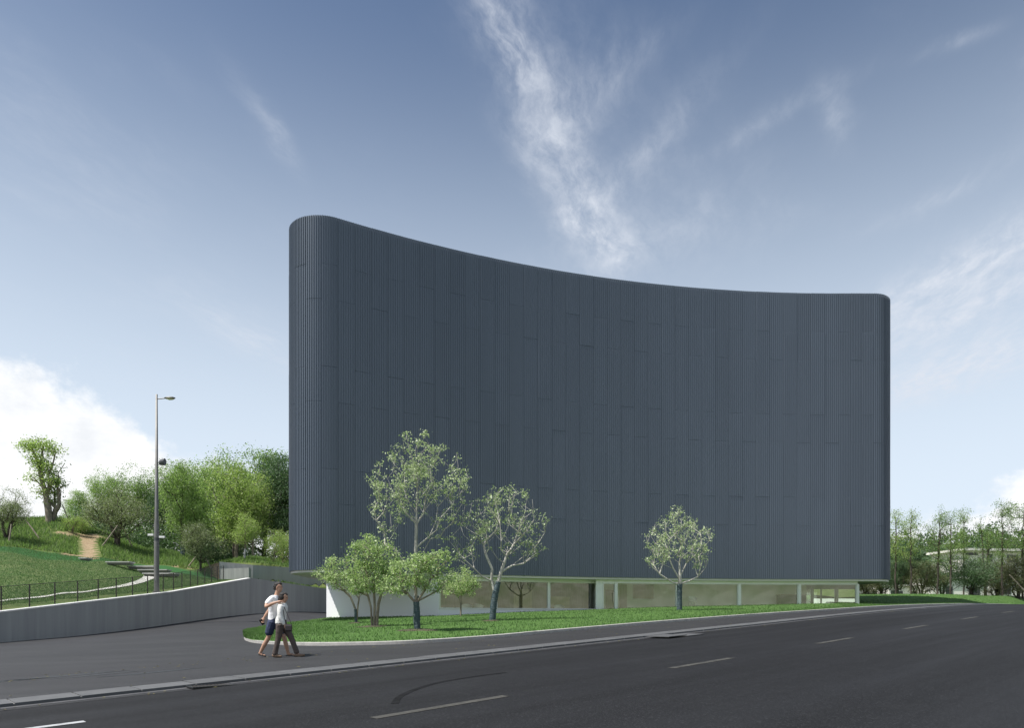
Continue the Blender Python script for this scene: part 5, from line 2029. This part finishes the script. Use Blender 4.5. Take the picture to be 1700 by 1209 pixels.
# woodland on the far rise, uncountable
r = np.random.default_rng(77)
n = 2600
fx = r.uniform(-20, 420, n)
fyv = r.uniform(175, 400, n)
fz = z_wood(fx, fyv)
kp = (fz > CZ + 3) & (fx / fyv > 0.40) & (fx / fyv < 1.05)
fx, fyv, fz = fx[kp], fyv[kp], fz[kp]
ctr = []
for x, y, z in zip(fx, fyv, fz):
    hgt = r.uniform(4, 9)
    for k in range(6):
        d_ = r.normal(size=3)
        d_ /= np.linalg.norm(d_)
        ctr.append((x + d_[0] * 2.2, y + d_[1] * 2.2, z + hgt * 0.55 + d_[2] * hgt * 0.42))
v_, f_ = leaves(r, np.array(ctr), 7, (0.8, 0.8, 0.7), 1.5)
tag(link('far_wood', np_mesh('far_wood', v_, f_, M['leaf_dark'])), 'dark green wood covering the far rise on the right', 'wood', None, 'stuff')

# thicket closing the view under the grove
r = np.random.default_rng(78)
n = 520
cx_ = r.uniform(128, 520, n)
cy_ = r.uniform(86, 97, n)
tx_ = (cx_ - CX) / F * cy_
tz_ = z_hill(tx_, cy_)
hh_ = r.uniform(1.2, 3.8, n)
ctr = np.stack([tx_, cy_, tz_ + hh_ * r.uniform(0.1, 1.0, n)], 1)
v_, f_ = leaves(r, ctr, 60, (0.75, 0.6, 0.6), 0.36)
tag(link('thicket', np_mesh('thicket', v_, f_, M['leaf_dark'])), 'dark undergrowth closing the view beneath the left grove', 'undergrowth', None, 'stuff')


# ------------------------------------------------------------------ the walking couple
def blob(mb, c, rx, ry, rz, n=12, m=8):
    rings = []
    for i in range(m + 1):
        a_ = -math.pi / 2 + math.pi * (0.06 + 0.88 * i / m)
        rings.append([(c[0] + rx * math.cos(a_) * math.cos(2 * math.pi * k / n), c[1] + ry * math.cos(a_) * math.sin(2 * math.pi * k / n), c[2] + rz * math.sin(a_)) for k in range(n)])
    mb.loft(rings)


def limb(mb, pts, rad, n=12, sub_=5):
    """tapered limb with rounded ends, smoothly curved through its joints"""
    P = catmull(pts, sub_)
    R_ = np.interp(np.linspace(0, 1, len(P)), np.linspace(0, 1, len(rad)), rad)
    d0 = (P[0] - P[1]) / np.linalg.norm(P[0] - P[1])
    d1 = (P[-1] - P[-2]) / np.linalg.norm(P[-1] - P[-2])
    P = np.concatenate([[P[0] + d0 * R_[0] * 0.6], P, [P[-1] + d1 * R_[-1] * 0.6]])
    R_ = np.concatenate([[R_[0] * 0.6], R_, [R_[-1] * 0.6]])
    mb.tube([tuple(q) for q in P], list(R_), n)


def torso(mb, rings, n=20):
    out = []
    for cx, cy, z, rx, ry in rings:
        out.append([(cx + rx * math.copysign(abs(math.cos(t_)) ** 0.85, math.cos(t_)), cy + ry * math.copysign(abs(math.sin(t_)) ** 0.85, math.sin(t_)), z)
                    for t_ in [2 * math.pi * k / n for k in range(n)]])
    mb.loft(out)


def hand(mb, wrist, d_, palm_n, spread_ax, curl=0.5):
    """palm, four fingers of unequal length and a thumb"""
    w = np.array(wrist); d_ = np.array(d_, dtype=float); d_ /= np.linalg.norm(d_)
    nrm = np.array(palm_n, dtype=float); nrm -= d_ * nrm.dot(d_); nrm /= np.linalg.norm(nrm)
    ax = np.array(spread_ax, dtype=float); ax -= d_ * ax.dot(d_) + nrm * ax.dot(nrm); ax /= np.linalg.norm(ax)
    limb(mb, [w, w + d_ * 0.05, w + d_ * 0.09], [0.026, 0.036, 0.034], 10, 3)
    for k, (o_, L) in enumerate(((-0.030, 0.068), (-0.010, 0.078), (0.010, 0.074), (0.029, 0.058))):
        b0 = w + d_ * 0.085 + ax * o_
        b1 = b0 + (d_ + nrm * curl * 0.5) / np.linalg.norm(d_ + nrm * curl * 0.5) * L * 0.5
        e = d_ * (1 - 0.6 * curl) + nrm * curl * 1.1
        b2 = b1 + e / np.linalg.norm(e) * L * 0.5
        limb(mb, [b0, b1, b2], [0.0105, 0.0098, 0.0085], 8, 3)
    t0 = w + d_ * 0.03 - ax * 0.028
    limb(mb, [t0, t0 + d_ * 0.03 - ax * 0.025 + nrm * 0.012, t0 + d_ * 0.062 - ax * 0.026 + nrm * 0.028], [0.014, 0.0115, 0.009], 8, 3)


def fuse(mb, name, m_, parent, voxel=0.009, smooth=5):
    me = mb.mesh(name + '_raw', m_)
    o = link(name, me)
    md = o.modifiers.new('r', 'REMESH')
    md.mode = 'VOXEL'
    md.voxel_size = voxel
    md.use_smooth_shade = True
    sm_ = o.modifiers.new('s', 'SMOOTH')
    sm_.iterations = smooth
    sm_.factor = 0.5
    dg_ = bpy.context.evaluated_depsgraph_get()
    new = bpy.data.meshes.new_from_object(o.evaluated_get(dg_))
    new.name = name
    o.modifiers.clear()
    o.data = new
    bpy.data.meshes.remove(me)
    if not new.materials:
        new.materials.append(m_)
    new.polygons.foreach_set('use_smooth', [True] * len(new.polygons))
    o.parent = parent
    return o


def head(mb, c, h, yaw=0.0, pitch=0.0):
    """skull, jaw, nose, brow, lips, ears; faces +x"""
    cp, sp_ = math.cos(pitch), math.sin(pitch)
    cy_, sy_ = math.cos(yaw), math.sin(yaw)
    def T(x, y, z):
        x, z = x * cp + z * sp_, -x * sp_ + z * cp
        x, y = x * cy_ - y * sy_, x * sy_ + y * cy_
        return np.array((c[0] + x, c[1] + y, c[2] + z))
    def bl_(x, y, z, rx, ry, rz):
        q = T(x, y, z)
        blob(mb, q, rx, ry, rz, 14, 8)
    bl_(-0.012, 0, 0.03 * h, 0.098 * h, 0.077 * h, 0.090 * h)      # skull
    bl_(0.025, 0, -0.035 * h, 0.066 * h, 0.062 * h, 0.082 * h)     # face
    bl_(0.045, 0, -0.085 * h, 0.036 * h, 0.040 * h, 0.030 * h)     # chin
    limb(mb, [T(0.083 * h, 0, 0.02 * h), T(0.098 * h, 0, -0.01 * h), T(0.106 * h, 0, -0.026 * h)], [0.008, 0.011, 0.014], 8, 3)
    limb(mb, [T(0.084 * h, -0.018, -0.058 * h), T(0.090 * h, 0, -0.058 * h), T(0.084 * h, 0.018, -0.058 * h)], [0.007, 0.009, 0.007], 8, 3)
    limb(mb, [T(0.078 * h, -0.035, 0.028 * h), T(0.086 * h, 0, 0.024 * h), T(0.078 * h, 0.035, 0.028 * h)], [0.010, 0.010, 0.010], 8, 3)
    for s_ in (-1, 1):
        q = T(-0.005, s_ * 0.076 * h, -0.012 * h)
        blob(mb, q, 0.020, 0.010, 0.030, 8, 6)
    return T


GX = raycast(463, 1091.5, z_pave)
gz = float(z_pave(GX[0], GX[1]))
# man in white shirt and navy shorts
man = empty('person', (GX[0] - 0.05, GX[1] + 0.17, gz), 'person in white shirt and navy shorts walking with an arm round the other', 'person')
b_ = MB()
T1 = head(b_, (-0.02, 0.0, 1.735), 1.05, -0.12, 0.02)
limb(b_, [(-0.07, 0, 1.50), (-0.05, 0, 1.58), (-0.03, 0, 1.66)], [0.068, 0.058, 0.056])
torso(b_, [(-0.14, 0, 0.86, 0.10, 0.15), (-0.14, 0, 0.98, 0.105, 0.155), (-0.135, 0, 1.12, 0.095, 0.145), (-0.12, 0, 1.32, 0.115, 0.17), (-0.11, 0, 1.45, 0.10, 0.185), (-0.10, 0, 1.52, 0.07, 0.11)])
limb(b_, [(-0.12, -0.17, 1.46), (-0.17, -0.32, 1.36), (-0.17, -0.42, 1.245), (-0.02, -0.47, 1.31), (0.10, -0.475, 1.352)], [0.055, 0.048, 0.042, 0.038, 0.028])
hand(b_, (0.10, -0.475, 1.352), (0.9, 0.12, 0.15), (0.1, 0.9, -0.5), (0, 0.3, 1), 0.7)
limb(b_, [(-0.12, 0.17, 1.46), (-0.22, 0.22, 1.33), (-0.32, 0.23, 1.19), (-0.39, 0.20, 1.07), (-0.44, 0.17, 0.98)], [0.055, 0.047, 0.042, 0.038, 0.027])
hand(b_, (-0.44, 0.17, 0.98), (-0.25, -0.1, -0.95), (0.3, -0.9, 0.0), (1, 0.2, 0), 0.85)
limb(b_, [(-0.14, -0.085, 0.90), (-0.185, -0.09, 0.70), (-0.235, -0.09, 0.49), (-0.34, -0.09, 0.30), (-0.435, -0.09, 0.115)], [0.088, 0.080, 0.058, 0.056, 0.037])
limb(b_, [(-0.455, -0.09, 0.10), (-0.41, -0.09, 0.06), (-0.32, -0.09, 0.035)], [0.036, 0.034, 0.024])
limb(b_, [(-0.13, 0.085, 0.90), (-0.02, 0.09, 0.70), (0.085, 0.09, 0.50), (0.14, 0.09, 0.30), (0.19, 0.09, 0.10)], [0.088, 0.080, 0.058, 0.056, 0.037])
limb(b_, [(0.18, 0.09, 0.075), (0.26, 0.09, 0.05), (0.34, 0.09, 0.035)], [0.038, 0.034, 0.024])
fuse(b_, 'body', M['skin'], man, 0.008, 3)
b_ = MB()
torso(b_, [(-0.145, 0, 0.90, 0.118, 0.175), (-0.145, 0, 1.0, 0.115, 0.170), (-0.14, 0, 1.12, 0.108, 0.162), (-0.125, 0, 1.32, 0.136, 0.190), (-0.115, 0, 1.45, 0.120, 0.200), (-0.10, 0, 1.535, 0.080, 0.115)])
limb(b_, [(-0.12, -0.165, 1.455), (-0.155, -0.28, 1.385), (-0.175, -0.35, 1.325)], [0.075, 0.068, 0.064])
limb(b_, [(-0.12, 0.165, 1.455), (-0.18, 0.215, 1.36), (-0.215, 0.23, 1.29)], [0.075, 0.068, 0.064])
fuse(b_, 'shirt', M['shirt'], man, 0.010, 3)
b_ = MB()
torso(b_, [(-0.14, 0, 0.80, 0.125, 0.175), (-0.142, 0, 0.88, 0.128, 0.180), (-0.143, 0, 0.965, 0.118, 0.168)])
limb(b_, [(-0.145, -0.085, 0.86), (-0.19, -0.09, 0.72), (-0.222, -0.09, 0.585)], [0.115, 0.108, 0.100])
limb(b_, [(-0.13, 0.085, 0.86), (-0.04, 0.09, 0.73), (0.035, 0.09, 0.595)], [0.115, 0.108, 0.100])
fuse(b_, 'shorts', M['navy'], man, 0.010, 3)
b_ = MB()
for x, y, z, r_ in ((-0.045, 0, 1.80, 0.085), (-0.085, 0, 1.755, 0.066), (-0.10, 0, 1.70, 0.052), (0.02, -0.01, 1.832, 0.050), (0.055, -0.02, 1.818, 0.030), (-0.01, 0.01, 1.842, 0.055)):
    blob(b_, (x, y, z), r_, r_ * 0.98, r_ * 0.72, 12, 8)
for s_ in (-1, 1):
    blob(b_, (-0.055, s_ * 0.058, 1.755), 0.045, 0.026, 0.055, 10, 6)
fuse(b_, 'hair', M['hair'], man, 0.009, 2)
b_ = MB()
for s_ in (-1, 1):
    q = T1(0.088, s_ * 0.031, 0.004)
    blob(b_, q, 0.010, 0.013, 0.008, 8, 6)
b_.build('eyes', M['hair'], man, True)
for pts in ([(-0.475, -0.09, 0.055), (-0.40, -0.09, 0.030), (-0.31, -0.09, 0.012)], [(0.14, 0.09, 0.016), (0.25, 0.09, 0.014), (0.36, 0.09, 0.018)]):
    b_ = MB()
    P = catmull(pts, 4)
    b_.loft([[(q[0], q[1] + y, q[2] + z) for y, z in ((-w, -0.012), (w, -0.012), (w, 0.012), (-w, 0.012))] for q, w in zip(P, np.linspace(0.036, 0.046, len(P)))])
    b_.tube([(P[5][0], P[5][1] - 0.045, P[5][2]), (P[5][0] + 0.01, P[5][1], P[5][2] + 0.062), (P[5][0], P[5][1] + 0.045, P[5][2])], 0.011, 6)
    b_.build('sandal', M['sandal'], man)
ph = MB()
ph.box((0, 0, 0), (0.078, 0.011, 0.15), 0.0)
o = ph.build('phone', M['phone'])
o.location = (GX[0] - 0.53, GX[1] + 0.17 + 0.135, gz + 0.865)
o.rotation_euler = (0.1, -0.55, 0.25)
tag(o, 'black phone in the trailing hand of the person in navy shorts', 'phone')

# the other in cream shirt and brown trousers
par_ = empty('person', (GX[0] + 0.10, GX[1] - 0.15, gz), 'shorter person in cream long sleeved shirt and brown trousers with a shoulder bag', 'person')
b_ = MB()
T2 = head(b_, (0.075, 0.0, 1.475), 1.0, -0.1, 0.18)
limb(b_, [(0.05, 0, 1.28), (0.055, 0, 1.35), (0.06, 0, 1.41)], [0.062, 0.052, 0.050])
torso(b_, [(0.01, 0, 0.80, 0.105, 0.150), (0.01, 0, 0.90, 0.105, 0.150), (0.02, 0, 1.00, 0.092, 0.130), (0.04, 0, 1.15, 0.105, 0.150), (0.045, 0, 1.25, 0.092, 0.160), (0.05, 0, 1.31, 0.06, 0.10)])
limb(b_, [(0.045, -0.15, 1.25), (0.05, -0.20, 1.12), (0.07, -0.22, 0.985), (0.12, -0.21, 0.88), (0.165, -0.20, 0.80)], [0.048, 0.042, 0.038, 0.033, 0.024])
hand(b_, (0.165, -0.20, 0.80), (0.35, 0.05, -0.9), (0.5, 0.7, 0.2), (0, 1, 0.2), 0.7)
limb(b_, [(0.045, 0.15, 1.25), (0.0, 0.22, 1.13), (-0.06, 0.27, 1.02), (-0.10, 0.30, 1.00), (-0.16, 0.33, 1.00)], [0.048, 0.042, 0.038, 0.033, 0.024])
hand(b_, (-0.16, 0.33, 1.00), (-0.9, 0.2, 0.0), (0.2, 0.9, 0.0), (0, 0, 1), 0.4)
limb(b_, [(0.01, -0.08, 0.84), (-0.01, -0.08, 0.66), (-0.035, -0.08, 0.47), (-0.07, -0.08, 0.28), (-0.115, -0.08, 0.10)], [0.085, 0.078, 0.056, 0.052, 0.034])
limb(b_, [(-0.13, -0.08, 0.065), (-0.05, -0.08, 0.045), (0.02, -0.08, 0.030)], [0.034, 0.032, 0.022])
limb(b_, [(0.02, 0.08, 0.84), (0.13, 0.08, 0.66), (0.225, 0.08, 0.48), (0.31, 0.08, 0.29), (0.385, 0.08, 0.11)], [0.085, 0.078, 0.056, 0.052, 0.034])
limb(b_, [(0.37, 0.08, 0.075), (0.45, 0.08, 0.055), (0.53, 0.08, 0.055)], [0.034, 0.032, 0.022])
fuse(b_, 'body', M['skin'], par_, 0.008, 3)
b_ = MB()
torso(b_, [(0.0, 0, 0.83, 0.122, 0.172), (0.0, 0, 0.92, 0.120, 0.170), (0.015, 0, 1.02, 0.106, 0.150), (0.035, 0, 1.15, 0.118, 0.165), (0.045, 0, 1.25, 0.110, 0.180), (0.05, 0, 1.335, 0.068, 0.095)])
limb(b_, [(0.045, -0.15, 1.25), (0.045, -0.205, 1.12), (0.065, -0.225, 0.985), (0.115, -0.215, 0.885), (0.15, -0.205, 0.825)], [0.070, 0.068, 0.062, 0.055, 0.044])
limb(b_, [(0.045, 0.15, 1.25), (0.0, 0.22, 1.13), (-0.06, 0.27, 1.02), (-0.10, 0.30, 1.005), (-0.14, 0.32, 1.00)], [0.070, 0.066, 0.058, 0.050, 0.042])
fuse(b_, 'shirt', M['shirt2'], par_, 0.010, 3)
b_ = MB()
torso(b_, [(0.012, 0, 0.78, 0.122, 0.165), (0.01, 0, 0.86, 0.118, 0.165), (0.01, 0, 0.93, 0.112, 0.155)])
limb(b_, [(0.01, -0.08, 0.80), (-0.01, -0.08, 0.64), (-0.035, -0.08, 0.47), (-0.08, -0.08, 0.27), (-0.12, -0.08, 0.085)], [0.102, 0.090, 0.072, 0.064, 0.066])
limb(b_, [(0.02, 0.08, 0.80), (0.13, 0.08, 0.64), (0.225, 0.08, 0.48), (0.30, 0.08, 0.29), (0.365, 0.08, 0.115)], [0.102, 0.090, 0.072, 0.064, 0.066])
fuse(b_, 'trousers', M['brown'], par_, 0.010, 3)
b_ = MB()
for x, y, z, r_ in ((0.05, 0, 1.535, 0.088), (0.01, 0, 1.49, 0.075), (-0.015, 0, 1.43, 0.065), (0.10, 0, 1.555, 0.060), (0.0, 0, 1.385, 0.055), (0.14, -0.01, 1.545, 0.036)):
    blob(b_, (x, y, z), r_, r_ * 1.0, r_ * 0.75, 12, 8)
for s_ in (-1, 1):
    blob(b_, (0.045, s_ * 0.062, 1.475), 0.055, 0.030, 0.070, 10, 6)
fuse(b_, 'hair', M['hair'], par_, 0.009, 2)
b_ = MB()
for s_ in (-1, 1):
    q = T2(0.085, s_ * 0.029, 0.004)
    blob(b_, q, 0.010, 0.012, 0.007, 8, 6)
b_.build('eyes', M['hair'], par_, True)
for pts, rr_ in (([(-0.16, -0.08, 0.05), (-0.06, -0.08, 0.042), (0.035, -0.08, 0.030)], [0.042, 0.044, 0.030]), ([(0.335, 0.08, 0.050), (0.44, 0.08, 0.046), (0.545, 0.08, 0.050)], [0.042, 0.044, 0.030])):
    b_ = MB()
    limb(b_, pts, rr_)
    b_.build('shoe', M['shoe'], par_, True)
bg_ = empty('shoulder_bag', (GX[0] + 0.37, GX[1] - 0.15 - 0.235, gz + 0.64), 'small black shoulder bag hanging at the hip of the shorter person', 'bag')
b_ = MB()
b_.loft([[(x * k, y * k2, z) for x, y in ((-0.075, -0.035), (0.075, -0.035), (0.075, 0.035), (-0.075, 0.035))] for z, k, k2 in ((0.0, 0.9, 0.8), (0.03, 1.0, 1.1), (0.13, 1.0, 1.0), (0.175, 0.94, 0.55))])
b_.build('bag_body', M['leather'], bg_)
b_ = MB()
b_.tube([(-0.07, 0.0, 0.165), (-0.14, 0.06, 0.42), (-0.195, 0.125, 0.655), (-0.22, 0.16, 0.70), (-0.16, 0.12, 0.62), (-0.06, 0.07, 0.42), (0.07, 0.0, 0.165)], 0.008, 6)
b_.build('strap', M['leather'], bg_)
